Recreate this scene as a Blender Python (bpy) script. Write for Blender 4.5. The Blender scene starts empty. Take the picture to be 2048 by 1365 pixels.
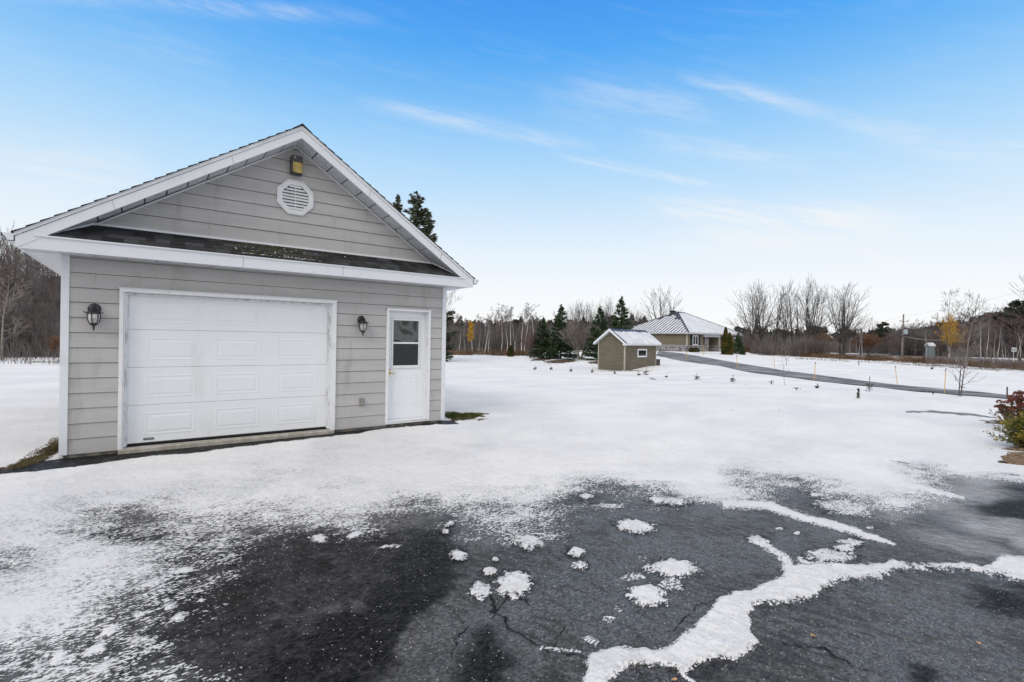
import bpy, math, random
import numpy as np
from math import sin, cos, pi, radians, hypot
R = random.Random(7)
C = bpy.context.scene.collection
ALL = []

# ------------------------------------------------------------------ camera
F, ROLL, PITCH, TH = 989.41, 0.01812, -0.004924, 0.63458
CAM = np.array([0.19923, -8.7069, 1.5754])
fw = np.array([sin(TH)*cos(PITCH), cos(TH)*cos(PITCH), sin(PITCH)])
r0 = np.array([cos(TH), -sin(TH), 0.0]); u0 = np.cross(r0, fw)
RT = cos(ROLL)*r0 + sin(ROLL)*u0
UP = -sin(ROLL)*r0 + cos(ROLL)*u0

def ray(px, py):
    d = fw + RT*((px-1024)/F) - UP*((py-682.5)/F)
    return d
def proj(x, y, z):
    v = np.stack([x-CAM[0], y-CAM[1], z-CAM[2]], -1)
    D = v@fw; Ds = np.where(D > .2, D, .2)
    return 1024+F*(v@RT)/Ds, 682.5-F*(v@UP)/Ds, D
def XY(px, D):
    """world x,y on the vertical plane through bearing px, D metres ahead"""
    d = ray(px, 678+0.018*(px-1024)); k = D/(d@fw)
    return CAM[0]+d[0]*k, CAM[1]+d[1]*k

# ------------------------------------------------------------------ terrain
CTRL = [(0,30,-.45),(60,45,-.5),(0,80,-.6),(-400,40,-.4),(950,30,-.4),(950,65,-.85),(950,110,-1.1),(950,250,-1.2),
        (500,30,-.3),(500,70,-.8),(1130,60,-.75),(1250,38,-.74),(1205,40,-.8),(1300,41,-.46),(1240,60,-.6),(1340,60,-.33),(1400,78,.05),
        (1372,78,.0),(1460,85,.08),(1490,95,-.1),(1440,42,-.4),(1600,25,-.3),(1600,65,-.4),(1800,55,-.43),(2048,40,-.4),
        (1700,110,-.45),(2048,74,-.45),(1804,95,-.6),(1550,80,-.45),(2300,40,-.4),(2300,90,-.5),(1300,140,-.7),
        (0,250,-.8),(500,250,-1),(1500,250,-.7),(2048,250,-.6),(2300,250,-.6)]
for _p in (-300, 200, 700, 1200, 1700, 2300):
    for _d in (3, 6, 10, 14.5): CTRL.append((_p, _d, -.09))
_cp = np.array([[*XY(p, d), h] for p, d, h in CTRL])
_back = [(CAM[0]+r*sin(a), CAM[1]+r*cos(a), h) for a in (2.2, 3.0, 3.8, 4.6, 5.4) for r, h in ((4, -.09), (14, -.1), (60, -.4), (250, -.7))]
_cp = np.vstack([_cp, np.array(_back)])
def _ab(x, y):
    dx, dy = x-CAM[0], y-CAM[1]; r = np.maximum(np.hypot(dx, dy), .5)
    lr = np.log(r)
    return dx/r*2.6, dy/r*2.6, lr*1.5
_ca = np.stack(_ab(_cp[:, 0], _cp[:, 1]), -1)
def terr(x, y):
    x = np.atleast_1d(np.asarray(x, float)); y = np.atleast_1d(np.asarray(y, float))
    out = np.empty(x.shape); A = np.stack(_ab(x, y), -1).reshape(-1, 3); o = out.reshape(-1)
    for i in range(0, len(A), 40000):
        d2 = ((A[i:i+40000, None, :]-_ca[None])**2).sum(-1)+.012
        w = d2**-2.2; o[i:i+40000] = (w@_cp[:, 2])/w.sum(1)
    return out
def gz(x, y): return float(terr(x, y)[0])
def G(px, py):
    """ground point seen at that bearing and dip"""
    d = ray(px, py); k = 1.5
    for _ in range(700):
        p = CAM+d*k
        if p[2] < gz(p[0], p[1]): break
        k *= 1.012
    a, b = k/1.012, k
    for _ in range(12):
        m = (a+b)/2; p = CAM+d*m
        if p[2] < gz(p[0], p[1]): b = m
        else: a = m
    return float(p[0]), float(p[1]), float(p[2])
def ztop(px, py, D): return 1.575+((677.65+.01812*(px-1024))-py)*D/989.4

# ------------------------------------------------------------------ materials
def mat(name, col, rough=.6, spec=.5, var=0, scale=8, bump=0, bscale=40, metal=0, col2=None, stretch=None, detail=4, bdist=.01, c2pos=(.42, .62), coat=0):
    m = bpy.data.materials.new(name); m.use_nodes = True
    N, L = m.node_tree.nodes, m.node_tree.links
    b = N['Principled BSDF']; b.inputs['Roughness'].default_value = rough
    b.inputs['Specular IOR Level'].default_value = spec; b.inputs['Metallic'].default_value = metal
    if coat: b.inputs['Coat Weight'].default_value = coat
    b.inputs['Base Color'].default_value = (*col, 1)
    tc = N.new('ShaderNodeTexCoord'); vec = tc.outputs['Object']
    if stretch:
        mp = N.new('ShaderNodeMapping'); mp.inputs['Scale'].default_value = stretch
        L.new(vec, mp.inputs['Vector']); vec = mp.outputs['Vector']
    if var or col2:
        n = N.new('ShaderNodeTexNoise'); n.inputs['Scale'].default_value = scale; n.inputs['Detail'].default_value = detail
        n.inputs['Roughness'].default_value = .65
        L.new(vec, n.inputs['Vector'])
        cr = N.new('ShaderNodeValToRGB'); e = cr.color_ramp.elements
        if col2: e[0].color = (*col, 1); e[1].color = (*col2, 1)
        else:
            e[0].color = (*[c*(1-var) for c in col], 1); e[1].color = (*[min(1, c*(1+var)) for c in col], 1)
        e[0].position, e[1].position = c2pos if col2 else (.3, .7)
        L.new(n.outputs['Fac'], cr.inputs['Fac']); L.new(cr.outputs['Color'], b.inputs['Base Color'])
    if bump:
        n2 = N.new('ShaderNodeTexNoise'); n2.inputs['Scale'].default_value = bscale; n2.inputs['Detail'].default_value = 5
        L.new(vec, n2.inputs['Vector'])
        bp = N.new('ShaderNodeBump'); bp.inputs['Strength'].default_value = bump; bp.inputs['Distance'].default_value = bdist
        L.new(n2.outputs['Fac'], bp.inputs['Height']); L.new(bp.outputs['Normal'], b.inputs['Normal'])
    return m
M = {}
M['siding'] = mat('painted_siding', (.41, .402, .399), .75, .25, col2=(.485, .476, .472), scale=2.0, bump=.5, bscale=22, stretch=(.35, 1, 3.2), bdist=.004, c2pos=(.3, .7))
M['sjoint'] = mat('siding_joint_strip', (.46, .445, .435), .7, .3, var=.05)
M['white'] = mat('white_aluminium', (.72, .745, .78), .45, .4, var=.035, scale=3, bump=.05, bscale=6)
M['whitedoor'] = mat('white_door_enamel', (.77, .79, .82), .38, .4, var=.02, scale=2, bump=.08, bscale=70, bdist=.002)
M['whitetrim'] = mat('white_trim_vinyl', (.74, .755, .775), .45, .4, var=.04, scale=9)
M['jamb'] = mat('dirty_white_jamb', (.45, .46, .45), .6, .3, col2=(.73, .75, .78), scale=11, stretch=(1, 1, .35), c2pos=(.36, .5))
M['seam_shade'] = mat('dark_seam_shade', (.03, .03, .035), .8, .2)  # dark joints, and the shade lines painted between siding boards
M['soffit'] = mat('perforated_soffit', (.54, .56, .59), .5, .3, var=.12, scale=14, stretch=(1, 1, 1))
M['shing'] = [mat('asphalt_shingle_%s' % n, c, .95, .15, var=.45, scale=160, bump=.6, bscale=200, bdist=.004) for n, c in
              (('charcoal', (.032, .032, .034)), ('slate', (.046, .046, .049)), ('black', (.023, .023, .025)), ('ash', (.066, .068, .072)))]
M['mossmat'] = mat('moss', (.10, .10, .02), .95, .1, col2=(.24, .21, .05), scale=40)
M['snow'] = mat('snow_clod', (.80, .82, .86), .7, .2, var=.03, bump=.5, bscale=30)
M['black'] = mat('black_cast_metal', (.012, .013, .016), .32, .6, var=.3, scale=30, bump=.2, bscale=50)
M['lglass'] = mat('seeded_lantern_glass', (.42, .43, .42), .12, .8, var=.45, scale=22, bump=.4, bscale=40)
M['amber'] = mat('amber_polycarbonate_lens', (.36, .25, .045), .25, .6, col2=(.62, .49, .16), scale=14, stretch=(1, 1, .5), bump=.6, bscale=60)
M['concrete'] = mat('concrete', (.34, .32, .27), .9, .2, col2=(.46, .44, .39), scale=9, bump=.5, bscale=60)
M['foundation'] = mat('dirty_foundation', (.07, .065, .06), .95, .1, col2=(.20, .185, .16), scale=7)
M['brass'] = mat('brass', (.55, .40, .10), .3, .6, metal=.9, var=.2)
M['pane'] = mat('dark_window_pane', (.012, .015, .018), .06, .7, var=.3, scale=3)
M['screen'] = mat('insect_screen_pane', (.02, .022, .025), .35, .4, var=.3, scale=12)
M['outlet'] = mat('grey_outlet_cover', (.25, .245, .225), .5, .4, var=.05)
M['plate'] = mat('dark_maker_plate', (.02, .03, .035), .4, .5)
M['shedside'] = mat('olive_tan_siding', (.145, .127, .094), .8, .2, col2=(.178, .157, .118), scale=3, stretch=(.4, .4, 3))
M['shedtrim'] = mat('beige_trim', (.42, .40, .34), .7, .3, var=.06)
M['metalroof'] = mat('charcoal_metal_roof', (.05, .052, .06), .4, .5, var=.2, metal=.2)
M['roofsnow'] = mat('snow_on_roof', (.62, .63, .68), .75, .2, col2=(.76, .77, .80), scale=1.2, bump=.3, bscale=5)
M['stone'] = mat('grey_fieldstone', (.14, .135, .14), .9, .2, col2=(.36, .34, .34), scale=3.2, bump=.8, bscale=5, bdist=.05, c2pos=(.45, .55))
M['housetan'] = mat('tan_house_siding', (.18, .15, .105), .8, .2, col2=(.22, .185, .135), scale=2, stretch=(.3, .3, 4))
M['shutter'] = mat('black_shutter', (.012, .016, .018), .6, .3)
M['darkdoor'] = mat('dark_front_door', (.02, .015, .013), .4, .5)
M['bark'] = mat('grey_brown_bark', (.10, .085, .08), .95, .1, col2=(.19, .165, .155), scale=3, stretch=(1, 1, .3), bump=.5, bscale=8, bdist=.03)
M['darkbark'] = mat('dark_wet_bark', (.065, .058, .057), .95, .1, col2=(.13, .115, .11), scale=3, stretch=(1, 1, .3))
M['twig'] = mat('brown_twig', (.15, .12, .112), .95, .1, var=.3, scale=.8)
M['greytwig'] = mat('grey_twig', (.18, .162, .16), .95, .1, var=.3, scale=.8)
M['redtwig'] = mat('reddish_twig', (.20, .135, .128), .95, .1, var=.3, scale=.8)
M['birch'] = mat('white_birch_bark', (.52, .49, .46), .8, .2, col2=(.16, .14, .13), scale=2.2, stretch=(1, 1, 1.6), c2pos=(.55, .7))
M['palebark'] = mat('pale_ash_bark', (.30, .27, .235), .9, .15, col2=(.2, .175, .155), scale=3)
M['needle'] = mat('spruce_needles', (.028, .058, .028), .85, .2, col2=(.11, .17, .075), scale=1.6)
M['needle2'] = mat('weathered_spruce_needles', (.055, .068, .045), .85, .2, col2=(.15, .16, .105), scale=1.2)
M['needleB'] = mat('dark_pine_needles', (.032, .042, .03), .9, .2, col2=(.09, .10, .065), scale=.7)
M['cedar'] = mat('bronzed_cedar_foliage', (.035, .045, .012), .9, .15, col2=(.12, .085, .022), scale=1.3)
M['yewleaf'] = mat('golden_yew_foliage', (.05, .07, .015), .75, .25, col2=(.34, .26, .04), scale=6)
M['yellowleaf'] = mat('yellow_autumn_leaves', (.42, .22, .025), .8, .2, col2=(.66, .42, .06), scale=.9)
M['rustleaf'] = mat('rust_brown_leaves', (.16, .065, .025), .85, .15, col2=(.30, .14, .06), scale=1.2)
M['sedum'] = mat('dark_red_flower_head', (.10, .022, .02), .85, .2, col2=(.26, .11, .07), scale=18)
M['sedleaf'] = mat('dry_bronze_leaf', (.16, .09, .045), .85, .2, col2=(.07, .045, .035), scale=16)
M['dry'] = mat('dry_russet_grass', (.105, .06, .035), .95, .1, col2=(.25, .165, .10), scale=.7)
M['stubble'] = mat('dead_stubble', (.18, .14, .08), .95, .1, col2=(.09, .06, .035), scale=1.0)
M['grass'] = mat('green_grass_blade', (.05, .085, .02), .8, .2, col2=(.17, .16, .06), scale=5)
M['brush'] = mat('brushwood_stem', (.115, .10, .093), .95, .1, col2=(.24, .215, .205), scale=.4)
M['pole'] = mat('weathered_pole_wood', (.26, .235, .21), .9, .15, col2=(.16, .14, .125), scale=4, stretch=(1, 1, .15))
M['transf'] = mat('grey_blue_enamel', (.36, .42, .46), .4, .4, var=.05)
M['wire'] = mat('grey_cable', (.42, .40, .40), .6, .3)
M['orange'] = mat('orange_marker_rod', (.62, .36, .06), .5, .4, var=.1)
M['stake'] = mat('dark_steel_stake', (.06, .055, .055), .7, .3, var=.2)
M['signwhite'] = mat('white_sign_face', (.66, .68, .70), .5, .3, var=.05)
M['signblack'] = mat('sign_lettering', (.04, .04, .05), .5, .3)
M['bluebox'] = mat('navy_mailbox', (.015, .03, .055), .4, .5)
M['farwall'] = mat('pale_blue_grey_wall', (.20, .24, .26), .8, .2, var=.1, scale=1)
M['farwhite'] = mat('far_white_wall', (.50, .51, .54), .8, .2, var=.1, scale=1)
M['mulch'] = mat('bark_mulch_chip', (.16, .11, .075), .95, .1, col2=(.33, .25, .18), scale=25)
M['leaf'] = mat('fallen_tan_leaf', (.55, .33, .17), .7, .3, var=.2, scale=40)
M['roadsurf'] = mat('snow_dusted_asphalt', (.085, .084, .088), .75, .2, col2=(.34, .34, .35), scale=1.1, stretch=(1.5, .5, 1), c2pos=(.42, .62), detail=9, bump=.3, bscale=30)

def stain(m, col, k, scale, stretch, lo=.52, hi=.72):
    N, L = m.node_tree.nodes, m.node_tree.links; b = N['Principled BSDF']; src = b.inputs['Base Color'].links
    tc = N.new('ShaderNodeTexCoord'); mp = N.new('ShaderNodeMapping'); mp.inputs['Scale'].default_value = stretch; L.new(tc.outputs['Object'], mp.inputs['Vector'])
    n = N.new('ShaderNodeTexNoise'); n.inputs['Scale'].default_value = scale; n.inputs['Detail'].default_value = 7; n.inputs['Roughness'].default_value = .7; L.new(mp.outputs[0], n.inputs['Vector'])
    r = N.new('ShaderNodeMapRange'); r.interpolation_type = 'SMOOTHSTEP'; L.new(n.outputs['Fac'], r.inputs[0])
    for i, v in enumerate((lo, hi, 0, k)): r.inputs[i+1].default_value = v
    x = N.new('ShaderNodeMix'); x.data_type = 'RGBA'; L.new(r.outputs[0], x.inputs[0]); L.new(src[0].from_socket, x.inputs[6]); x.inputs[7].default_value = (*col, 1); L.new(x.outputs[2], b.inputs['Base Color'])
stain(M['siding'], (.22, .20, .18), .32, 1.6, (2.2, 1, .35)); stain(M['siding'], (.12, .11, .10), .6, 26, (1, 1, 1), .68, .76)
stain(M['white'], (.42, .42, .40), .30, 3, (1, 1, 1)); stain(M['whitedoor'], (.55, .55, .53), .30, 1.3, (1.6, 1, .5)); stain(M['whitedoor'], (.30, .29, .27), .5, 30, (1, 1, 1), .72, .78)
stain(M['whitetrim'], (.40, .40, .37), .35, 7, (1, 1, .6)); stain(M['soffit'], (.22, .22, .22), .45, 5, (1, 1, 1)); stain(M['shedside'], (.09, .08, .06), .4, 2, (1, 1, .4)); stain(M['housetan'], (.10, .09, .07), .3, .7, (1, 1, .4))
def glass_swirl():
    m = M['swirl'] = bpy.data.materials.new('painted_reflection_pane'); m.use_nodes = True
    N, L = m.node_tree.nodes, m.node_tree.links; b = N['Principled BSDF']
    tc = N.new('ShaderNodeTexCoord'); n = N.new('ShaderNodeTexNoise'); n.inputs['Scale'].default_value = 2.6; n.inputs['Detail'].default_value = 0.5
    n.inputs['Distortion'].default_value = 1.3
    L.new(tc.outputs['Object'], n.inputs['Vector'])
    mu = N.new('ShaderNodeMath'); mu.operation = 'MULTIPLY'; mu.inputs[1].default_value = 17
    si = N.new('ShaderNodeMath'); si.operation = 'SINE'
    L.new(n.outputs['Fac'], mu.inputs[0]); L.new(mu.outputs[0], si.inputs[0])
    cr = N.new('ShaderNodeValToRGB'); e = cr.color_ramp.elements
    e[0].position = .3; e[0].color = (.018, .018, .018, 1); e[1].position = .8; e[1].color = (.085, .10, .10, 1)  # swirled reflection painted into the pane colour
    mr = N.new('ShaderNodeMapRange'); mr.inputs[1].default_value = -1
    L.new(si.outputs[0], mr.inputs[0]); L.new(mr.outputs[0], cr.inputs['Fac']); L.new(cr.outputs['Color'], b.inputs['Base Color'])
    b.inputs['Roughness'].default_value = .12
glass_swirl()

# ------------------------------------------------------------------ object helpers
class MB:
    def __init__(s): s.v = []; s.f = []; s.m = []; s.mi = 0
    def add(s, vs, fs):
        o = len(s.v); s.v += [tuple(map(float, v)) for v in vs]; s.f += [tuple(i+o for i in f) for f in fs]; s.m += [s.mi]*len(fs); return s
    def box(s, x0, x1, y0, y1, z0, z1, bev=0):
        if bev:
            a = bev; P = []
            for z, e in ((z0, a), (z0+a, 0), (z1-a, 0), (z1, a)):
                P += [(x0+e, y0+e, z), (x1-e, y0+e, z), (x1-e, y1-e, z), (x0+e, y1-e, z)]
            fs = [(3, 2, 1, 0), (12, 13, 14, 15)]
            for k in range(3):
                for i in range(4): fs.append((k*4+i, k*4+(i+1) % 4, k*4+4+(i+1) % 4, k*4+4+i))
            return s.add(P, fs)
        P = [(x, y, z) for z in (z0, z1) for x, y in ((x0, y0), (x1, y0), (x1, y1), (x0, y1))]
        return s.add(P, [(3, 2, 1, 0), (4, 5, 6, 7), (0, 1, 5, 4), (1, 2, 6, 5), (2, 3, 7, 6), (3, 0, 4, 7)])
    def prism(s, poly, a, b):
        """poly of 3D points extruded by vector (b-a given as offset tuple)"""
        n = len(poly); off = np.array(b)-np.array(a)
        P = [tuple(p) for p in poly]+[tuple(np.array(p)+off) for p in poly]
        return s.add(P, [tuple(range(n-1, -1, -1)), tuple(range(n, 2*n))]+[(i, (i+1) % n, n+(i+1) % n, n+i) for i in range(n)])
    def ext(s, pts, off): return s.prism(pts, (0, 0, 0), off)
    def quad(s, *p): return s.add(p, [tuple(range(len(p)))])
    def tube(s, pts, rs, n=8, cap=True):
        pts = [np.array(p, float) for p in pts]
        if not hasattr(rs, '__len__'): rs = [rs]*len(pts)
        P = []; fs = []
        for i, p in enumerate(pts):
            d = pts[min(i+1, len(pts)-1)]-pts[max(i-1, 0)]; d = d/(np.linalg.norm(d)+1e-9)
            a = np.cross(d, (0, 0, 1) if abs(d[2]) < .9 else (1, 0, 0)); a /= np.linalg.norm(a); b = np.cross(d, a)
            for k in range(n):
                t = 2*pi*k/n; P.append(p+rs[i]*(cos(t)*a+sin(t)*b))
            if i:
                for k in range(n): fs.append(((i-1)*n+k, (i-1)*n+(k+1) % n, i*n+(k+1) % n, i*n+k))
        if cap: fs += [tuple(range(n-1, -1, -1)), tuple(range((len(pts)-1)*n, len(pts)*n))]
        return s.add(P, fs)
    def lathe(s, c, prof, n=16):
        P = []; fs = []
        for i, (r, z) in enumerate(prof):
            for k in range(n): P.append((c[0]+r*cos(2*pi*k/n), c[1]+r*sin(2*pi*k/n), c[2]+z))
            if i:
                for k in range(n): fs.append(((i-1)*n+k, (i-1)*n+(k+1) % n, i*n+(k+1) % n, i*n+k))
        return s.add(P, fs)
    def obj(s, name, m, parent=None, smooth=False, **kw):
        me = bpy.data.meshes.new(name); me.from_pydata(s.v, [], s.f)
        for mm in (m if isinstance(m, list) else [m]): me.materials.append(mm)
        if isinstance(m, list): me.polygons.foreach_set('material_index', s.m)
        if smooth: me.polygons.foreach_set('use_smooth', [True]*len(me.polygons))
        me.update()
        return link(bpy.data.objects.new(name, me), parent, **kw)
def link(o, parent=None, label=None, cat=None, group=None, kind=None, loc=None):
    C.objects.link(o)
    if parent: o.parent = parent
    if label: o['label'] = label
    if cat: o['category'] = cat
    if group: o['group'] = group
    if kind: o['kind'] = kind
    if loc: o.location = loc
    return o
def thing(name, label, cat, loc=(0, 0, 0), group=None):
    return link(bpy.data.objects.new(name, None), None, label, cat, group, None, loc)
def npmesh(name, V, Fq, mats, mi=None, parent=None, **kw):
    """fast mesh from numpy verts (N,3) and faces (M,k)"""
    V = np.asarray(V, np.float32); Fq = np.asarray(Fq, np.int32); k = Fq.shape[1]
    me = bpy.data.meshes.new(name); me.vertices.add(len(V)); me.vertices.foreach_set('co', V.ravel())
    me.loops.add(Fq.size); me.loops.foreach_set('vertex_index', Fq.ravel())
    me.polygons.add(len(Fq)); me.polygons.foreach_set('loop_start', np.arange(0, Fq.size, k, dtype=np.int32))
    for mm in (mats if isinstance(mats, list) else [mats]): me.materials.append(mm)
    if mi is not None: me.polygons.foreach_set('material_index', np.asarray(mi, np.int32))
    me.update(calc_edges=True); me.validate()
    return link(bpy.data.objects.new(name, me), parent, **kw)

# ------------------------------------------------------------------ ground: one sheet, snow over an asphalt yard and field
def vnoise(x, y, seed=0):
    rs = np.random.RandomState(seed); T = rs.rand(256, 256)
    xi = np.floor(x).astype(int); yi = np.floor(y).astype(int); fx = x-xi; fy = y-yi
    fx = fx*fx*(3-2*fx); fy = fy*fy*(3-2*fy); a = xi & 255; b = yi & 255; a1 = (a+1) & 255; b1 = (b+1) & 255
    return (T[a, b]*(1-fx)+T[a1, b]*fx)*(1-fy)+(T[a, b1]*(1-fx)+T[a1, b1]*fx)*fy
def fbm(x, y, seed=0, o=4):
    s = 0; a = .5; t = 0
    for i in range(o): s = s+a*vnoise(x*2**i, y*2**i, seed+i); t += a; a *= .5
    return s/t
ROWS = [(860, 'A'*33), (900, 'AAAAAAAAAA999999AAAAAAA99AAAAAAAA'), (940, 'AAAAAAAA999'+'A'*11+'96899A759AA'), (960, 'AAAAAA999999AAAAA985AAA65579853360'[:33]),
        (980, 'AAAAA99999999999985246974378872110'[:33]), (1000, 'AA98789988887586653224674235753100'[:33]),
        (1020, 'AA866788777763655431111344254311000'[:33]), (1040, '9985357655753234543100002312411100'[:33]),
        (1060, '9875556643332124532100001111211000'[:33]), (1080, '8887555532111013540000001111000000'[:33]),
        (1100, '5588655531001001310000000121000000'[:33]), (1140, '57886544100000001'+'0'*16), (1180, '99975532'+'0'*25),
        (1220, '99975431'+'0'*25), (1260, '97765421'+'0'*25), (1300, '66665310'+'0'*25), (1340, '66665432'+'0'*25), (1400, '55433221'+'0'*25)]
def covgrid(px, py):
    ys = np.array([r[0] for r in ROWS], float); g = np.array([[int(c, 11) for c in r[1]] for r in ROWS])/10.
    fx = np.clip(px/64., 0, 31.999); ix = fx.astype(int); fx = fx-ix
    iy = np.clip(np.searchsorted(ys, py)-1, 0, len(ys)-2); fy = np.clip((py-ys[iy])/(ys[iy+1]-ys[iy]), 0, 1)
    return (g[iy, ix]*(1-fx)+g[iy, ix+1]*fx)*(1-fy)+(g[iy+1, ix]*(1-fx)+g[iy+1, ix+1]*fx)*fy
def inpoly_sd(px, py, P):
    """signed distance (positive inside)"""
    P = np.array(P, float); Q = np.roll(P, -1, 0); dmin = np.full(px.shape, 1e9); ins = np.zeros(px.shape, bool)
    for (x1, y1), (x2, y2) in zip(P, Q):
        t = np.clip(((px-x1)*(x2-x1)+(py-y1)*(y2-y1))/((x2-x1)**2+(y2-y1)**2+1e-9), 0, 1)
        dmin = np.minimum(dmin, np.hypot(px-x1-t*(x2-x1), py-y1-t*(y2-y1)))
        c = ((y1 > py) != (y2 > py)) & (px < (x2-x1)*(py-y1)/(y2-y1+1e-12)+x1); ins ^= c
    return np.where(ins, dmin, -dmin)
def polyd(px, py, P):
    d = np.full(px.shape, 1e9)
    for (x1, y1, w1), (x2, y2, w2) in zip(P[:-1], P[1:]):
        t = np.clip(((px-x1)*(x2-x1)+(py-y1)*(y2-y1))/((x2-x1)**2+(y2-y1)**2+1e-9), 0, 1)
        d = np.minimum(d, np.hypot(px-x1-t*(x2-x1), py-y1-t*(y2-y1))/(w1+t*(w2-w1)))
    return d
RIB = [(1140,1410),(1165,1365),(1183,1311),(1202,1306),(1247,1299),(1298,1301),(1336,1295),(1358,1277),(1384,1261),(1406,1242),(1425,1217),(1438,1198),(1476,1185),(1502,1182),
       (1536,1166),(1562,1157),(1561,1129),(1607,1130),(1642,1129),(1735,1130),(1763,1130),(1788,1123),(1820,1130),(1856,1129),(1927,1130),(1984,1134),(1994,1116),(2008,1112),(2048,1114),(2120,1120),
       (2120,1175),(2048,1162),(1998,1148),(1927,1141),(1856,1139),(1820,1137),(1785,1143),(1763,1153),(1713,1162),(1678,1164),(1653,1178),(1621,1196),(1582,1205),(1536,1210),(1502,1210),(1499,1236),
       (1500,1270),(1524,1296),(1499,1296),(1470,1320),(1406,1325),(1374,1338),(1362,1347),(1343,1335),(1279,1330),(1247,1339),(1221,1357),(1215,1365),(1190,1410)]
CL = [(1271,1054,40,12,8,1),(1153,1105,16,9,0,1),(1160,1132,16,9,0,.75),(1029,1170,32,25,0,1),(1350,1138,48,17,5,1),(1292,1193,38,23,5,1),(1268,1155,24,12,0,.5),(1342,1168,22,14,20,.6),
      (961,1182,19,17,0,.8),(979,1145,14,9,0,1),(917,1112,17,10,10,1),(990,1120,7,4,0,1),(1185,1283,18,9,25,.65),(637,1077,18,8,0,1),(710,1070,15,7,-15,.95),(1238,1218,14,9,0,.35),(1215,1237,14,7,0,.35),
      (1286,1117,12,8,0,.3),(890,1065,8,5,0,.9),(280,1282,34,13,-8,.95),(356,1235,22,8,-20,1),(366,1143,22,7,-8,1),(306,1165,22,7,-10,1),(223,1260,24,11,-15,1),(118,1315,24,17,-35,1),(191,1300,30,11,-42,1),
      (200,1335,44,9,-20,1),(338,1357,24,7,-20,1),(403,1201,7,4,0,1),(280,1229,26,8,-12,.85),(338,1213,20,9,0,.75),(318,1181,50,14,-20,.55),(300,1350,50,16,0,.5),(60,1190,70,20,-15,.95),(130,1220,60,14,-20,.9),
      (1660,1112,48,13,5,.85),(1700,1085,24,8,5,.75),(1690,1097,22,6,5,.9),(1518,1081,22,9,10,.9),(1630,990,10,4,0,.9),(1560,1058,9,3,0,.9),(1740,1056,9,3,0,.9),(1594,1066,7,3,0,.9),(1058,1085,30,14,0,.9),
      (1172,994,14,6,0,.9),(1340,1003,40,8,3,.8),(1215,1012,36,6,0,.7),(1690,1015,60,16,10,.75),(1620,1112,12,12,40,.6),(1310,1000,14,4,0,.9),(780,1093,24,4,-8,.7),(900,1050,12,5,-20,.8)]
LN = [([(1450,1008,10),(1536,1011,9),(1607,1036,8),(1678,1053,8),(1735,1072,7),(1790,1090,3)],1),([(1700,958,14),(1785,964,10),(1849,979,8),(1930,998,3)],1),
      ([(1505,1078,8),(1545,1100,7),(1570,1118,10),(1575,1132,12)],.75),([(1600,1118,5),(1612,1128,6),(1640,1133,8)],.7),([(1361,1347,3),(1395,1372,4)],.9),([(1075,1297,4),(1115,1300,4),(1160,1304,4)],.5)]
STRIP = [(-60,944),(0,937),(70,925),(130,917),(240,905),(380,893),(570,868),(700,859),(840,843),(909,842),(917,848),(839,851),(765,857),(720,866),(664,873),(565,883),(480,894),(395,905),(300,912),(116,938),(53,945),(0,950),(-60,952)]
def ell(px, py, cx, cy, rx, ry, deg=0):
    c, s = cos(radians(deg)), sin(radians(deg)); dx, dy = px-cx, py-cy
    return np.hypot((dx*c+dy*s)/rx, (-dx*s+dy*c)/ry)
def sm(a, b, x): t = np.clip((x-a)/(b-a), 0, 1); return t*t*(3-2*t)

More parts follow.
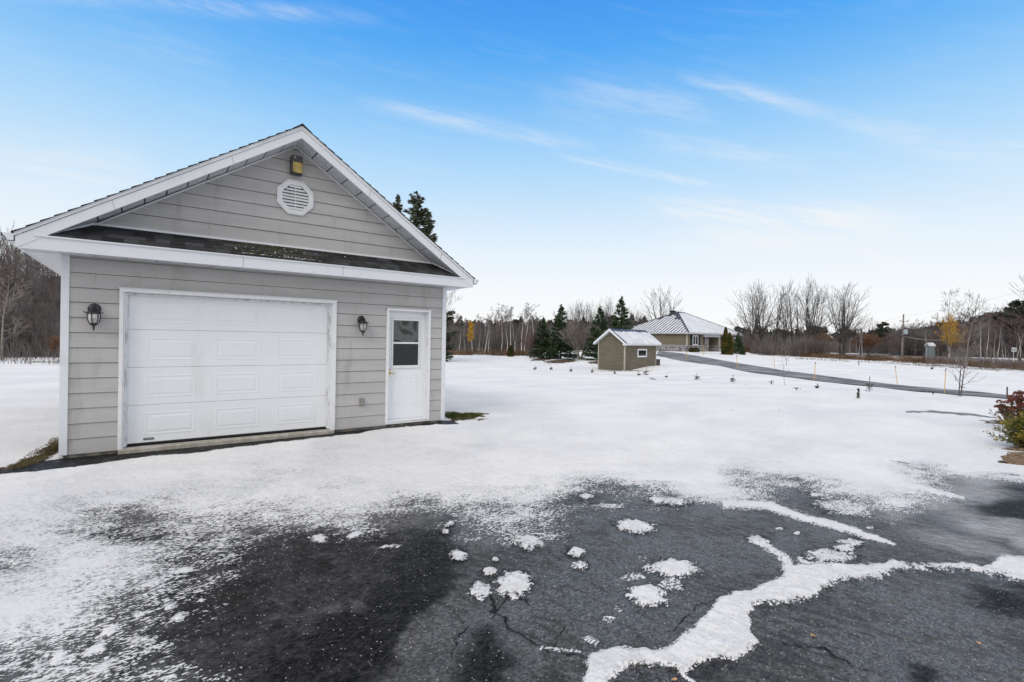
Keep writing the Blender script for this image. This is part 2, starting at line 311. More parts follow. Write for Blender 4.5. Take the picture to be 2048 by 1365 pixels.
def build_ground():
    front = np.radians(np.linspace(-52, 50, 900)); rest = np.radians(np.linspace(50, 308, 74))[1:-1]
    A = np.concatenate([front, rest])+TH
    rr = [.5, .8, 1.2, 1.6]; r = 1.9
    while r < 20: rr.append(r); r *= 1.0052
    while r < 70: rr.append(r); r *= 1.012
    while r < 1700: rr.append(r); r *= 1.07
    rr = np.array(rr); nA, nR = len(A), len(rr)
    X = CAM[0]+rr[:, None]*np.sin(A)[None]; Y = CAM[1]+rr[:, None]*np.cos(A)[None]
    # coarse terrain then interpolate by columns for speed
    cols = np.concatenate([np.arange(0, 900, 9), [899], np.arange(900, nA)])
    Zc = terr(X[:, cols], Y[:, cols]); Z = np.empty_like(X)
    for i in range(nR): Z[i] = np.interp(np.arange(nA), cols, Zc[i])
    px, py, D = proj(X, Y, Z)
    infront = D > .6
    wob = (fbm(X*2.5, Y*2.5, 3)-.5)
    pxw = px+(fbm(X*5, Y*5, 11)-.5)*26+(fbm(X*30, Y*30, 21, 2)-.5)*9; pyw = py+(fbm(X*5, Y*5, 14)-.5)*13+(fbm(X*30, Y*30, 24, 2)-.5)*5
    cov = covgrid(pxw, pyw)
    cov = np.clip(.55+(cov-.55)*(1+.55*sm(1330, 1450, px)), 0, 1)
    # soft melt structure away from the extremes
    mid = 4*cov*(1-cov); cov = cov+mid*(fbm(X*3.2+Y*1.2, Y*3.2, 31)-.5)*.75
    sd = inpoly_sd(px+(fbm(X*22, Y*22, 5, 3)-.5)*16, py+(fbm(X*22, Y*22, 6, 3)-.5)*10, RIB)
    rib = sm(-9, 8, sd+(fbm(X*14, Y*14, 12, 3)-.5)*12); cov = np.maximum(cov, rib*.945)
    relief = rib.copy()
    near = (py > 930); halo = np.zeros_like(cov)
    for cx, cy, rx, ry, dg, k in CL:
        e = ell(px+(fbm(X*26, Y*26, 7, 3)-.5)*rx*.9, py+(fbm(X*26, Y*26, 8, 3)-.5)*ry*.9, cx, cy, rx, ry, dg)
        c = (sm(1.45, .5, e) if cx > 620 else sm(1.75, .1, e))*k*.93; cov = np.maximum(cov, c)
        if 860 < cx < 1400 and k > .7: relief = np.maximum(relief, c)
        if cx > 860: halo = np.maximum(halo, sm(1.75, 1.05, e)*min(1, k+.2))
    for P, k in LN:
        d = polyd(px+(fbm(X*22, Y*22, 9, 3)-.5)*10, py+(fbm(X*22, Y*22, 10, 3)-.5)*6, P); c = sm(1.6, .3, d)*k
        cov = np.maximum(cov, c)
    sdS = inpoly_sd(px+(fbm(X*6, Y*6, 15)-.5)*14, py+(fbm(X*6, Y*6, 16)-.5)*5, STRIP)
    strip = sm(-1.2, .8, sdS)
    film = np.zeros_like(cov)
    for cx, cy, rx, ry, dg, k in [(1960,990,90,30,8,.5),(1990,1050,120,34,14,.50),(1880,1010,70,20,10,.4),(1930,1090,150,20,14,.35),(1760,1020,80,26,10,.3),(2060,1090,80,20,20,.6),(724,1215,24,14,0,.34),(672,1222,19,12,0,.22),
                                  (1960,965,60,14,8,.55),(640,1000,150,26,-4,.25),(1500,1000,80,20,5,.2)]:
        film = np.maximum(film, sm(1.25, .3, ell(pxw, pyw, cx, cy, rx, ry, dg))*k)
    ice = .52+0*cov
    pxd = px+(fbm(X*1.6, Y*1.6, 17)-.5)*190; pyd = py+(fbm(X*1.6, Y*1.6, 18)-.5)*90
    for cx, cy, rx, ry, dg, k in [(700,1270,240,85,-24,.0),(850,1130,110,70,-30,.05),(560,1330,200,60,-10,.05),(430,1200,230,130,-20,.15),(650,1130,190,60,-10,.16),(300,1080,160,50,-10,.2),(980,1320,90,60,-40,.08),(860,1240,90,20,-50,.5),
                                  (1990,1195,100,34,8,.04),(2000,1035,80,17,6,0),(2060,1035,80,26,6,0),(1835,1350,50,30,0,0),(2030,990,60,9,6,.1)]:
        w = sm(1.5, .35, ell(pxd, pyd, cx, cy, rx, ry, dg)); ice = ice*(1-w)+k*w
        film = film*(1-w*(k < .1))
    for cx, cy, rx, ry, dg, k in [(872,1250,100,34,-38,1.0),(960,1200,60,50,0,.7),(1180,1230,200,110,0,.72),(1350,1100,170,60,0,.68),(1800,1240,230,90,12,.72),(1400,1345,60,20,0,.3)]:
        w = sm(1.3, .5, ell(pxw, pyw, cx, cy, rx, ry, dg)); ice = ice*(1-w*.85)+k*w*.85
    ice = ice*(1-.55*halo)
    for P in ([(960,1170,1.5),(990,1215,2),(1010,1250,2.5),(1040,1268,3),(1075,1290,2),(1105,1305,1.5)], [(1075,1215,1),(1030,1190,2),(985,1235,1.5)], [(1440,1190,1.2),(1400,1215,2),(1340,1262,1.5)], [(1150,1240,1),(1110,1290,1.5),(1180,1320,1.5)],
              [(1700,960,1),(1760,985,2),(1850,1010,1.5)], [(1560,1290,1),(1640,1300,1.5),(1740,1345,1.2)], [(880,1200,1),(930,1250,1.5),(905,1320,1.5)]):
        ice = ice*(1-.95*sm(1.7, .5, polyd(px+(fbm(X*9, Y*9, 44)-.5)*34, py+(fbm(X*9, Y*9, 45)-.5)*22, P)))
    # thin bare lines / leftovers in the field snow
    bare = np.zeros_like(cov)
    for P, k in [([(1812,824,1.2),(1860,824,2.4),(1900,826,2.6),(1950,831,2),(1990,836,1.2)], .8), ([(1780,922,.5),(1800,925,1.5),(1815,928,.6)],.5), ([(2022,802,1.),(2048,803,1)],.0), ([(1982,872,.8),(2010,875,1.5)],.5),
                 ([(1160,745,.6),(1260,752,.9),(1400,764,.9),(1500,770,.6)], .16), ([(1040,739,.6),(1160,745,.6)], .1), ([(1300,757,1),(1312,759,1.2)],.6)]:
        bare = np.maximum(bare, sm(1.5, .5, polyd(px+(vnoise(X*4, Y*4, 41)-.5)*6, py+(vnoise(X*6, Y*6, 42)-.5)*2.5, P))*k)
    soil = np.zeros_like(cov)
    rag = 1+(fbm(X*7, Y*7, 51)-.5)*1.3
    for cx, cy, rx, ry, dg, k in [(2052,918,48,15,0,1),(2060,897,50,5,0,.9),(1085,719,24,3,-4,.9),(1122,723,34,4,-3,.95),(1205,725,28,4,0,.9),(100,902,62,14,-24,.62),(55,927,60,5,-12,.55),(928,833,44,8,-3,.85),(2010,845,46,5,3,.6),
                                  (1452,707.5,14,1.5,0,.5),(1252,742,60,1.4,0,.5)]:
        soil = np.maximum(soil, sm(1.25, .6, ell(px, py, cx, cy, rx, ry, dg)*rag)*k)
    # patchy melt on the far field edge by the russet grass
    band = sm(0, 1, (py-(699+.040*(px-1500)))/3)*sm(0, 1, ((717+.028*(px-1700))-py)/4)*(px > 1590)*(D > 30)
    soil = np.maximum(soil, band*sm(.42, .62, fbm(X*.9, Y*.9, 61))*.8)
    hor = (D > 55)
    soil = np.maximum(soil, hor*sm(.50, .68, fbm(X*.25, Y*.25, 66))*.55*sm(55, 80, D))
    soil = np.maximum(soil, .5*sm(.5, .66, fbm(X*1.1, Y*1.1, 69))*(px < 130)*sm(731, 726, py)*infront)
    cov = np.where(infront, cov, .12); cov = np.where(np.hypot(X-CAM[0], Y-CAM[1]) > 13, np.where(infront, cov, 1), cov)
    cov = cov*(1-strip); film *= (1-strip); ice = ice*(1-strip)+.1*strip
    # under the buildings and along the wall base
    cov = np.clip(cov-bare, 0, 1.05)
    Z += (fbm(X*.35, Y*.35, 71)-.5)*.05*sm(16, 30, np.hypot(X-CAM[0], Y-CAM[1]))+(fbm(X*.5+Y*.2, Y*1.1, 72)-.5)*.028*sm(11, 20, np.hypot(X-CAM[0], Y-CAM[1]))*sm(75, 40, np.hypot(X-CAM[0], Y-CAM[1]))*(py < 900)
    Z += sm(.35, .9, cov)*.006*near
    Z += relief*(.006+.020*fbm(X*20, Y*20, 81)**1.5)*near
    Z += (cov > .9)*(fbm(X*1.1, Y*1.1, 73)-.5)*.012*sm(9, 12, np.hypot(X-CAM[0], Y-CAM[1]))
    V = np.stack([X.ravel(), Y.ravel(), Z.ravel()], -1)
    V = np.vstack([V, [[CAM[0], CAM[1], -.09]]])
    i = np.arange(nR-1)[:, None]*nA; j = np.arange(nA)[None]; jn = (j+1) % nA
    Q = np.stack([i+j, i+nA+j, i+nA+jn, i+jn], -1).reshape(-1, 4)
    me = bpy.data.meshes.new('ground'); me.vertices.add(len(V)); me.vertices.foreach_set('co', V.astype(np.float32).ravel())
    T = np.stack([np.full(nA, len(V)-1), np.arange(nA), (np.arange(nA)+1) % nA], -1)
    li = np.concatenate([Q.ravel(), T.ravel()]).astype(np.int32); ls = np.concatenate([np.arange(len(Q))*4, len(Q)*4+np.arange(nA)*3]).astype(np.int32)
    me.loops.add(len(li)); me.loops.foreach_set('vertex_index', li); me.polygons.add(len(ls)); me.polygons.foreach_set('loop_start', ls)
    me.polygons.foreach_set('use_smooth', np.ones(len(ls), bool)); me.update(calc_edges=True)
    at = me.attributes.new('cover', 'FLOAT_COLOR', 'POINT')
    col = np.stack([cov.ravel(), ice.ravel(), film.ravel(), soil.ravel()], -1); col = np.vstack([col, [[.1, .4, 0, 0]]])
    at.data.foreach_set('color', np.clip(col, 0, 1.05).astype(np.float32).ravel())
    me.materials.append(ground_mat())
    return link(bpy.data.objects.new('ground', me), kind='structure', label='snow covered yard and field with bare wet asphalt in front')

def ground_mat():
    m = bpy.data.materials.new('snow_over_wet_asphalt'); m.use_nodes = True
    N, L = m.node_tree.nodes, m.node_tree.links; b = N['Principled BSDF']
    def mth(op, a, c=None, clamp=False):
        n = N.new('ShaderNodeMath'); n.operation = op; n.use_clamp = clamp
        for i, v in enumerate((a, c)):
            if v is None: continue
            if isinstance(v, (int, float)): n.inputs[i].default_value = v
            else: L.new(v, n.inputs[i])
        return n.outputs[0]
    def noise(sc, det=3, rough=.6, vec=None, dist=0):
        n = N.new('ShaderNodeTexNoise'); n.inputs['Scale'].default_value = sc; n.inputs['Detail'].default_value = det; n.inputs['Roughness'].default_value = rough; n.inputs['Distortion'].default_value = dist
        L.new(vec or tc.outputs['Object'], n.inputs['Vector']); return n.outputs['Fac']
    def ramp(x, a, c, lo=0, hi=1):
        n = N.new('ShaderNodeMapRange'); n.interpolation_type = 'SMOOTHSTEP'; L.new(x, n.inputs[0])
        for i, v in enumerate((a, c, lo, hi)):
            if isinstance(v, (int, float)): n.inputs[i+1].default_value = v
            else: L.new(v, n.inputs[i+1])
        return n.outputs[0]
    def mix(f, A, B):
        n = N.new('ShaderNodeMix'); n.data_type = 'RGBA'
        if isinstance(f, (int, float)): n.inputs[0].default_value = f
        else: L.new(f, n.inputs[0])
        for i, v in ((6, A), (7, B)):
            if isinstance(v, tuple): n.inputs[i].default_value = (*v, 1)
            else: L.new(v, n.inputs[i])
        return n.outputs[2]
    tc = N.new('ShaderNodeTexCoord'); at = N.new('ShaderNodeAttribute'); at.attribute_name = 'cover'
    sp = N.new('ShaderNodeSeparateColor'); L.new(at.outputs['Color'], sp.inputs[0])
    cov, ice, film, soil = sp.outputs[0], sp.outputs[1], sp.outputs[2], at.outputs['Alpha']
    mp = N.new('ShaderNodeMapping'); mp.vector_type = 'TEXTURE'; mp.inputs['Rotation'].default_value = (0, 0, radians(4)); mp.inputs['Scale'].default_value = (1.7, .95, 1)
    L.new(tc.outputs['Object'], mp.inputs['Vector']); mv = mp.outputs['Vector']
    n1 = noise(60, 4, .85, mv); n2 = noise(7, 5, .72, mv)
    vg = N.new('ShaderNodeTexVoronoi'); vg.inputs['Scale'].default_value = 95; L.new(mv, vg.inputs['Vector'])
    vgs = N.new('ShaderNodeSeparateColor'); L.new(vg.outputs['Color'], vgs.inputs[0]); cell = vgs.outputs[0]; cell2 = vgs.outputs[1]
    nn = mth('ADD', mth('MULTIPLY', cell, .22), mth('ADD', mth('MULTIPLY', n1, .38), mth('MULTIPLY', n2, .40)))
    nr = ramp(nn, .35, .65)
    nr.node.interpolation_type = 'LINEAR'
    dif = mth('SUBTRACT', mth('MULTIPLY', cov, 1.22), mth('ADD', mth('MULTIPLY', nr, 1.0), .10))
    snow = ramp(dif, -.02, .04)
    # stray snow grains and sparkle glints painted as pale specks on the bare surface
    vo = N.new('ShaderNodeTexVoronoi'); vo.inputs['Scale'].default_value = 62; L.new(tc.outputs['Object'], vo.inputs['Vector'])
    vs = N.new('ShaderNodeSeparateColor'); L.new(vo.outputs['Color'], vs.inputs[0])
    gr = mth('MULTIPLY', ramp(vo.outputs['Distance'], .30, .16), ramp(mth('ADD', vs.outputs[0], mth('MULTIPLY', cov, .35)), .89, .95))
    # asphalt
    ag = noise(120, 3, .7); big = noise(1.3, 4, .6)
    asp = mix(ramp(mth('ADD', mth('MULTIPLY', ag, .5), mth('MULTIPLY', cell, .5)), .3, .75), (.002, .002, .002), (.030, .029, .030))
    icecol = mix(ramp(mth('ADD', mth('MULTIPLY', noise(75, 4, .8), .55), mth('MULTIPLY', cell2, .45)), .3, .7), (.022, .021, .021), (.115, .109, .106))
    # cracks / channels where the glaze is broken
    mp2 = N.new('ShaderNodeMapping'); mp2.vector_type = 'TEXTURE'; mp2.inputs['Rotation'].default_value = (0, 0, radians(-72)); mp2.inputs['Scale'].default_value = (2.4, .9, 1)
    L.new(tc.outputs['Object'], mp2.inputs['Vector'])
    cr = noise(19, 6, .78, mp2.outputs['Vector'], .3); brk = ramp(mth('ADD', cr, mth('MULTIPLY', mth('SUBTRACT', big, .5), .55)), .36, .52)
    icen = mth('ADD', ice, mth('MULTIPLY', mth('SUBTRACT', noise(5, 7, .8), .5), 1.15))
    iceb = mth('MULTIPLY', ramp(icen, .02, .62), mth('ADD', mth('MULTIPLY', brk, .62), .38))
    base = mix(iceb, asp, icecol)
    dirt = ramp(noise(2.3, 4, .6), .55, .75, 0, .35); base = mix(mth('MULTIPLY', dirt, ramp(ice, .3, .0)), base, (.035, .026, .024))
    film = mth('MAXIMUM', film, ramp(cov, .42, .95, 0, .62))
    fm = mth('MULTIPLY', film, ramp(cr, .3, .62, .45, 1.1), True)
    base = mix(fm, base, (.66, .65, .66))
    base = mix(mth('MULTIPLY', gr, .9), base, (.62, .60, .57))
    sv = noise(.55, 5, .55, mv)
    snowc = mix(ramp(sv, .3, .7), (.755, .752, .765), (.865, .853, .848))
    thin = ramp(cov, .86, 1.0); fine = noise(55, 3, .7, mv)
    snowc = mix(mth('MULTIPLY', ramp(cell2, .80, .9), mth('MULTIPLY', mth('SUBTRACT', 1.0, thin), .55)), snowc, (.42, .42, .43))
    snowc = mix(mth('MULTIPLY', mth('SUBTRACT', 1.0, thin), ramp(fine, .40, .6, .0, .30)), snowc, (.50, .52, .56))
    out = mix(snow, base, snowc)
    # soil, mulch, matted dead grass
    sn = noise(9, 5, .7); so = ramp(mth('SUBTRACT', mth('MULTIPLY', soil, 1.25), ramp(noise(5, 5, .75), .3, .7)), -.05, .12)
    soilc = mix(ramp(sn, .4, .6), (.035, .026, .018), (.17, .125, .08))
    out = mix(so, out, soilc)
    L.new(out, b.inputs['Base Color'])
    hard = mth('SUBTRACT', 1.0, mth('MAXIMUM', snow, so))
    rgh = ramp(iceb, 0, 1, .50, .15)
    rm = N.new('ShaderNodeMix'); L.new(mth('MAXIMUM', snow, so), rm.inputs[0]); L.new(rgh, rm.inputs[2]); rm.inputs[3].default_value = .85
    L.new(rm.outputs[0], b.inputs['Roughness'])
    spc = mth('MULTIPLY', mth('ADD', mth('MULTIPLY', iceb, .46), .045), hard)
    L.new(mth('ADD', spc, .03), b.inputs['Specular IOR Level'])
    # relief
    h = mth('ADD', mth('MULTIPLY', ag, .35), mth('ADD', mth('MULTIPLY', brk, .45), mth('MULTIPLY', snow, 1.6)))
    h = mth('ADD', h, mth('ADD', mth('MULTIPLY', noise(26, 5, .7), .9), mth('MULTIPLY', cell, .25)))
    bp = N.new('ShaderNodeBump'); bp.inputs['Strength'].default_value = .8; bp.inputs['Distance'].default_value = .009
    L.new(h, bp.inputs['Height']); L.new(bp.outputs['Normal'], b.inputs['Normal'])
    return m
build_ground()

# roads: ribbons lying on the ground, built from their two edges
def ribbon(name, near, far, m, lift=.03, n=60, label=None):
    def path(P):
        P = np.array([G(*p)[:2] for p in P]); d = np.r_[0, np.cumsum(np.hypot(*np.diff(P, axis=0).T))]
        t = np.linspace(0, d[-1], n); return np.stack([np.interp(t, d, P[:, 0]), np.interp(t, d, P[:, 1])], -1)
    a, b = path(near), path(far); W = 7; V = []
    for i in range(n):
        for k in range(W):
            p = a[i]*(1-k/(W-1))+b[i]*k/(W-1); V.append((p[0], p[1], 0))
    V = np.array(V, float); V[:, 2] = terr(V[:, 0], V[:, 1])+(fbm(V[:, 0]*.35, V[:, 1]*.35, 71)-.5)*.05+lift
    Q = [(i*W+k, i*W+k+1, (i+1)*W+k+1, (i+1)*W+k) for i in range(n-1) for k in range(W-1)]
    return npmesh(name, V, Q, m, kind='structure', label=label)
drive = ribbon('driveway', [(2090,806),(1996,797),(1910,790.5),(1760,775),(1616,761),(1528,749),(1440,732.5),(1395,727),(1345,719),(1312,712)],
       [(2090,797.5),(2006,790.5),(1853,776.5),(1760,766.5),(1651,753),(1545,738),(1440,720.5),(1396,712.5),(1345,705.5),(1318,703)], M['roadsurf'], label='partly cleared asphalt driveway to the low house')
ribbon('road', [(1690,711.5),(1760,711.8),(1850,715),(1950,721),(2048,727),(2200,736)], [(1690,708.8),(1760,709),(1850,711.5),(1950,716.5),(2048,721.5),(2200,728)], M['roadsurf'], label='country road beyond the field')

# ------------------------------------------------------------------ the garage (front wall along x, facing -y; slab top at z=0)
X0, X1, CX, DEP = -.70, 4.90, 2.10, 6.6
SL = .661; AP, EV = 4.836, 2.735                      # apex / eave heights of the roof edge in the gable plane
WF = -.09                                             # siding face
gar = thing('garage', 'grey lap-sided detached garage with white overhead door and gabled front', 'garage', (CX, 0, 0))
def gl(b, name, m, parent=gar, **kw):
    if parent is gar: b.v = [(v[0]-CX, v[1], v[2]) for v in b.v]
    else:
        b.v = [(v[0]-CX, v[1], v[2]) for v in b.v]
    return b.obj(name, m, parent, **kw)
def rake(h): return (4.637-h)/SL                       # half width of the gable wall at height h
# front siding: individual lapped boards, cut round the openings
def board(b, s0, s1, h0, h1, t0=.015, t1=.002, slope=0):
    """a clapboard; slope=1: ends follow the rake"""
    a0, a1 = (s0, s1); c0, c1 = (s0, s1)
    if slope:
        a0, a1 = CX-rake(h0), CX+rake(h0); c0, c1 = CX-rake(h1), CX+rake(h1)
        if c0 > c1: c0 = c1 = CX; 
    P = [(a0, WF+.001, h0), (a1, WF+.001, h0), (a1, WF-t0, h0), (a0, WF-t0, h0), (c0, WF+.001, h1), (c1, WF+.001, h1), (c1, WF-t1, h1), (c0, WF-t1, h1)]
    b.add(P, [(0, 1, 2, 3), (3, 2, 6, 7), (0, 3, 7, 4), (2, 1, 5, 6), (4, 7, 6, 5), (1, 0, 4, 5)])
GD = (-.06, 2.715, 2.11); MD = (3.725, 4.535, 2.045)   # openings: left, right, top
b = MB()
rows = [-.045]+[.155+.2*k for k in range(10)]+[2.145, 2.34, 2.535, 2.60]
for h0, h1 in zip(rows[:-1], rows[1:]):
    lev = [h0]+[t for t in (MD[2], GD[2]) if h0 < t < h1]+[h1]
    for a, c in zip(lev[:-1], lev[1:]):
        if c == h1: c = h1-.006
        f = lambda h: .017-(h-h0)/(h1-h0)*.014
        segs = [(X0+.01, X1-.01)]
        for l, r, t in (GD, MD):
            if (a+c)/2 < t: segs = [q for s0, s1 in segs for q in ((s0, min(s1, l)), (max(s0, r), s1)) if q[1]-q[0] > .01]
        for s0, s1 in segs: board(b, s0, s1, a, c, f(a), f(c))
gl(b, 'lap_siding', M['siding'])
b = MB(); gr_ = [2.985, 3.008]+[3.208, 3.41, 3.603, 3.796, 3.992, 4.19, 4.385, 4.58, 4.637]
for h0, h1 in zip(gr_[:-1], gr_[1:]): board(b, 0, 0, h0, h1-.006, .017, .003, 1)
gl(b, 'gable_siding', M['siding'])
b = MB()
for s, h0, h1 in ((-.393, 2.155, 2.335), (1.208, 2.35, 2.53), (3.232, 2.155, 2.335), (.925, 3.018, 3.205), (2.731, 3.42, 3.60), (3.334, 3.218, 3.405)):
    b = MB(); b.box(s-.012, s+.012, WF-.020, WF-.004, h0, h1); gl(b, 'joint_strip', M['sjoint'])
# the shell behind: core walls and side walls
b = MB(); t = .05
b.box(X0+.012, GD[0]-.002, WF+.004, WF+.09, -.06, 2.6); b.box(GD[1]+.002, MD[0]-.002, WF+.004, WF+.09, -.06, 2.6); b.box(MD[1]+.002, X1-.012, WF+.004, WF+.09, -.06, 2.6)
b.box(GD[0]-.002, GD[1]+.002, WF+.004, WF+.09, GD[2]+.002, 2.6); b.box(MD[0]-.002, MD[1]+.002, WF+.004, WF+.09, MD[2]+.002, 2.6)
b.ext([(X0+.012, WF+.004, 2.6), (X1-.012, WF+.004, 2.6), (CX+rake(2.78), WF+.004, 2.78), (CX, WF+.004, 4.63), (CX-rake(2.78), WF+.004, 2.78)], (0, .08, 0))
gl(b, 'wall_core', M['seam_shade'])  # near-black core shows in the lap gaps as painted contact shade
for nm, xa, xb in (('side_wall', X0, X0+.1), ('side_wall', X1-.1, X1)):
    b = MB()
    out = -1 if xa == X0 else 1
    for k in range(13):
        h0 = -.045+.2*k; h1 = min(h0+.2, 2.6); xo = xa if out < 0 else xb
        b.add([(xo, WF+.02, h0), (xo, DEP, h0), (xo+out*.014, DEP, h0), (xo+out*.014, WF+.02, h0), (xo+out*.002, DEP, h1), (xo+out*.002, WF+.02, h1), (xo, WF+.02, h1), (xo, DEP, h1)],
              [(0, 1, 2, 3), (3, 2, 4, 5), (0, 3, 5, 6), (1, 2, 4, 7), (5, 4, 7, 6)])
    b.box(min(xa, xb)+.001, max(xa, xb)-.001, WF+.1, DEP-.003, -.06, 2.6)
    gl(b, nm, M['siding'])
b = MB(); b.ext([(X0+.01, DEP, -.06), (X1-.01, DEP, -.06), (X1-.01, DEP, 2.6), (CX, DEP, 4.6), (X0+.01, DEP, 2.6)], (0, -.1, 0)); gl(b, 'rear_wall', M['siding'])
for s0, s1 in ((X0-.012, X0+.07), (X1-.07, X1+.012)):
    b = MB(); b.box(s0, s1, WF-.026, WF+.06, -.048, 2.555, .003); gl(b, 'corner_trim', M['white'])
for s0, s1 in ((X0-.012, X0+.07), (X1-.07, X1+.012)):
    b = MB(); b.box(s0, s1, DEP-.06, DEP+.02, -.048, 2.56, .003); gl(b, 'corner_trim', M['white'])
b = MB(); b.box(X0+.03, X1-.03, WF-.005, DEP-.02, -.35, -.05); gl(b, 'foundation', M['foundation'])
b = MB(); b.box(GD[0]-.05, GD[1]+.05, WF-.09, -.01, -.2, -.03, .012); gl(b, 'door_sill', M['concrete'])
# roof
e0, yf, yb = 3.18, -.5, DEP+.45
def roofslab(b, dz0, dz1, grow=0, y0=yf, y1=yb):
    for sg in (-1, 1):
        P = [(CX, y0, AP+dz0), (CX, y0, AP+dz1), (CX+sg*(e0+grow), y0, EV-grow*SL+dz1), (CX+sg*(e0+grow), y0, EV-grow*SL+dz0)]
        b.ext(P, (0, y1-y0, 0))
b = MB(); roofslab(b, -.06, -.002, 0, yf+.03); gl(b, 'roof_deck', M['soffit'])
b = MB(); n = 26                                        # shingle courses, each a thin lapped slab with a ragged rake edge
Lr = hypot(e0+.03, (e0+.03)*SL)
for sg in (-1, 1):
    for k in range(n):
        b.mi = R.choice([0, 0, 2, 2, 1]); u0_, u1_ = k/n, (k+1)/n
        f = lambda u, dz: (CX+sg*(e0+.03)*u, AP-(e0+.03)*SL*u+dz)
        x0, z0 = f(u0_, .004); x1, z1 = f(u1_, .02); x1b, z1b = f(u1_, .002); yo = yf-.022-R.random()*.012
        b.ext([(x0, yo, z0), (x1, yo, z1), (x1b, yo, z1b), (x0, yo, z0-.003)], (0, yb-yo+.02, 0))
b.mi = 0
b.ext([(CX-.15, yf-.03, AP+.012-.15*SL), (CX, yf-.03, AP+.03), (CX+.15, yf-.03, AP+.012-.15*SL), (CX+.15, yf-.03, AP-.15*SL+.004), (CX, yf-.03, AP+.01), (CX-.15, yf-.03, AP-.15*SL+.004)], (0, yb-yf+.05, 0))
gl(b, 'roof_shingles', M['shing'])
# rake fascia + drip cap, mitred at the apex
fb, mi_ = .192, .06                                     # plumb depth of fascia; drip cap share
for sg in (-1, 1):
    b = MB()
    b.ext([(CX, yf, AP-mi_), (CX+sg*e0, yf, EV-mi_*.9), (CX+sg*e0, yf, EV-.172), (CX+sg*(e0-.03), yf, EV-.172), (CX, yf, AP-fb)], (0, .028, 0))
    gl(b, 'rake_fascia', M['white'])
    b = MB()
    b.ext([(CX, yf-.010, AP), (CX+sg*(e0+.01), yf-.010, EV-.006), (CX+sg*(e0+.01), yf-.010, EV-mi_*.9+.003), (CX, yf-.010, AP-mi_+.003)], (0, .036, 0))
    gl(b, 'drip_cap', M['white'])
    for u in ((.30, .72) if sg < 0 else (.35, .78)):
        b = MB(); x = CX+sg*e0*u; z = AP-(AP-EV)*u
        b.ext([(x, yf-.0015, z-mi_), (x+sg*.003, yf-.0015, z-mi_), (x+sg*.003-.03*sg, yf-.0015, z-fb+.02), (x-.03*sg, yf-.0015, z-fb+.02)], (0, .002, 0))
        gl(b, 'fascia_seam', M['seam_shade'])
    # sloping soffit of vented panels with dark joints
    b = MB(); b.mi = 0; NP = 13
    for k in range(NP):
        u0_, u1_ = k/NP+.0027, (k+1)/NP-.0027
        if k == 0: u0_ = 0
        x0, z0 = CX+sg*e0*u0_, 4.641-(4.641-2.56)*u0_; x1, z1 = CX+sg*e0*u1_, 4.641-(4.641-2.56)*u1_
        b.ext([(x0, yf+.03, z0+.002), (x1, yf+.03, z1+.002), (x1, yf+.03, z1+.014), (x0, yf+.03, z0+.014)], (0, WF-.004-yf-.03, 0))
        for q in range(1, 4):                           # shallow ribs
            yy = yf+.03+q*.09
            b.ext([(x0, yy, z0-.002), (x1, yy, z1-.002), (x1, yy, z1+.003), (x0, yy, z0+.003)], (0, .008, 0))
    b.mi = 1
    b.ext([(CX, yf+.03, 4.641+.016), (CX+sg*e0, yf+.03, 2.56+.016), (CX+sg*e0, yf+.03, 2.56+.02), (CX, yf+.03, 4.641+.02)], (0, WF-yf-.04, 0))
    gl(b, 'rake_soffit', [M['soffit'], M['seam_shade']])
    b = MB(); b.ext([(CX, WF-.03, 4.637), (CX+sg*2.495, WF-.03, 2.99), (CX+sg*2.495, WF-.03, 2.965), (CX, WF-.03, 4.612)], (0, .028, 0)); gl(b, 'soffit_channel', M['whitetrim'])
    # side eaves
    xo = CX+sg*e0; b = MB()
    b.box(min(xo, xo-sg*.025), max(xo, xo-sg*.025), yf+.03, yb, 2.563, EV-.03); gl(b, 'eave_fascia', M['white'])
    b = MB(); xi = X0-.014 if sg < 0 else X1+.014
    a, c = sorted((xo-sg*.027, xi)); ny = 30
    for k in range(ny):
        ya = yf+.035+k*(yb-yf-.05)/ny; b.box(a, c, ya, ya+(yb-yf-.05)/ny-.011, 2.566, 2.578)
    b.mi = 1; b.box(a, c, yf+.035, yb, 2.5785, 2.582); gl(b, 'eave_soffit', [M['white'], M['seam_shade']])
    # gutter: K-profile
    b = MB(); g = lambda d, z: (xo+sg*d, yf-.005, z)
    prof = [(.002, 2.71), (.002, 2.62), (.075, 2.62), (.085, 2.655), (.11, 2.68), (.12, 2.712), (.112, 2.712), (.10, 2.684), (.078, 2.66), (.068, 2.628), (.01, 2.628), (.01, 2.71)]
    b.ext([g(*q) for q in prof], (0, yb-yf+.01, 0)); b.ext([g(*q) for q in prof[:6]], (0, .004, 0))
    if sg < 0: b.box(xo-.46, xo-.12, yf+.0, yf+.1, 2.632, 2.718, .006); b.tube([(xo-.42, yf+.05, 2.64), (xo-.45, yf+.05, 2.2), (xo-.45, yf+.05, 1.9)], .035, 8)
    gl(b, 'gutter', M['white'])
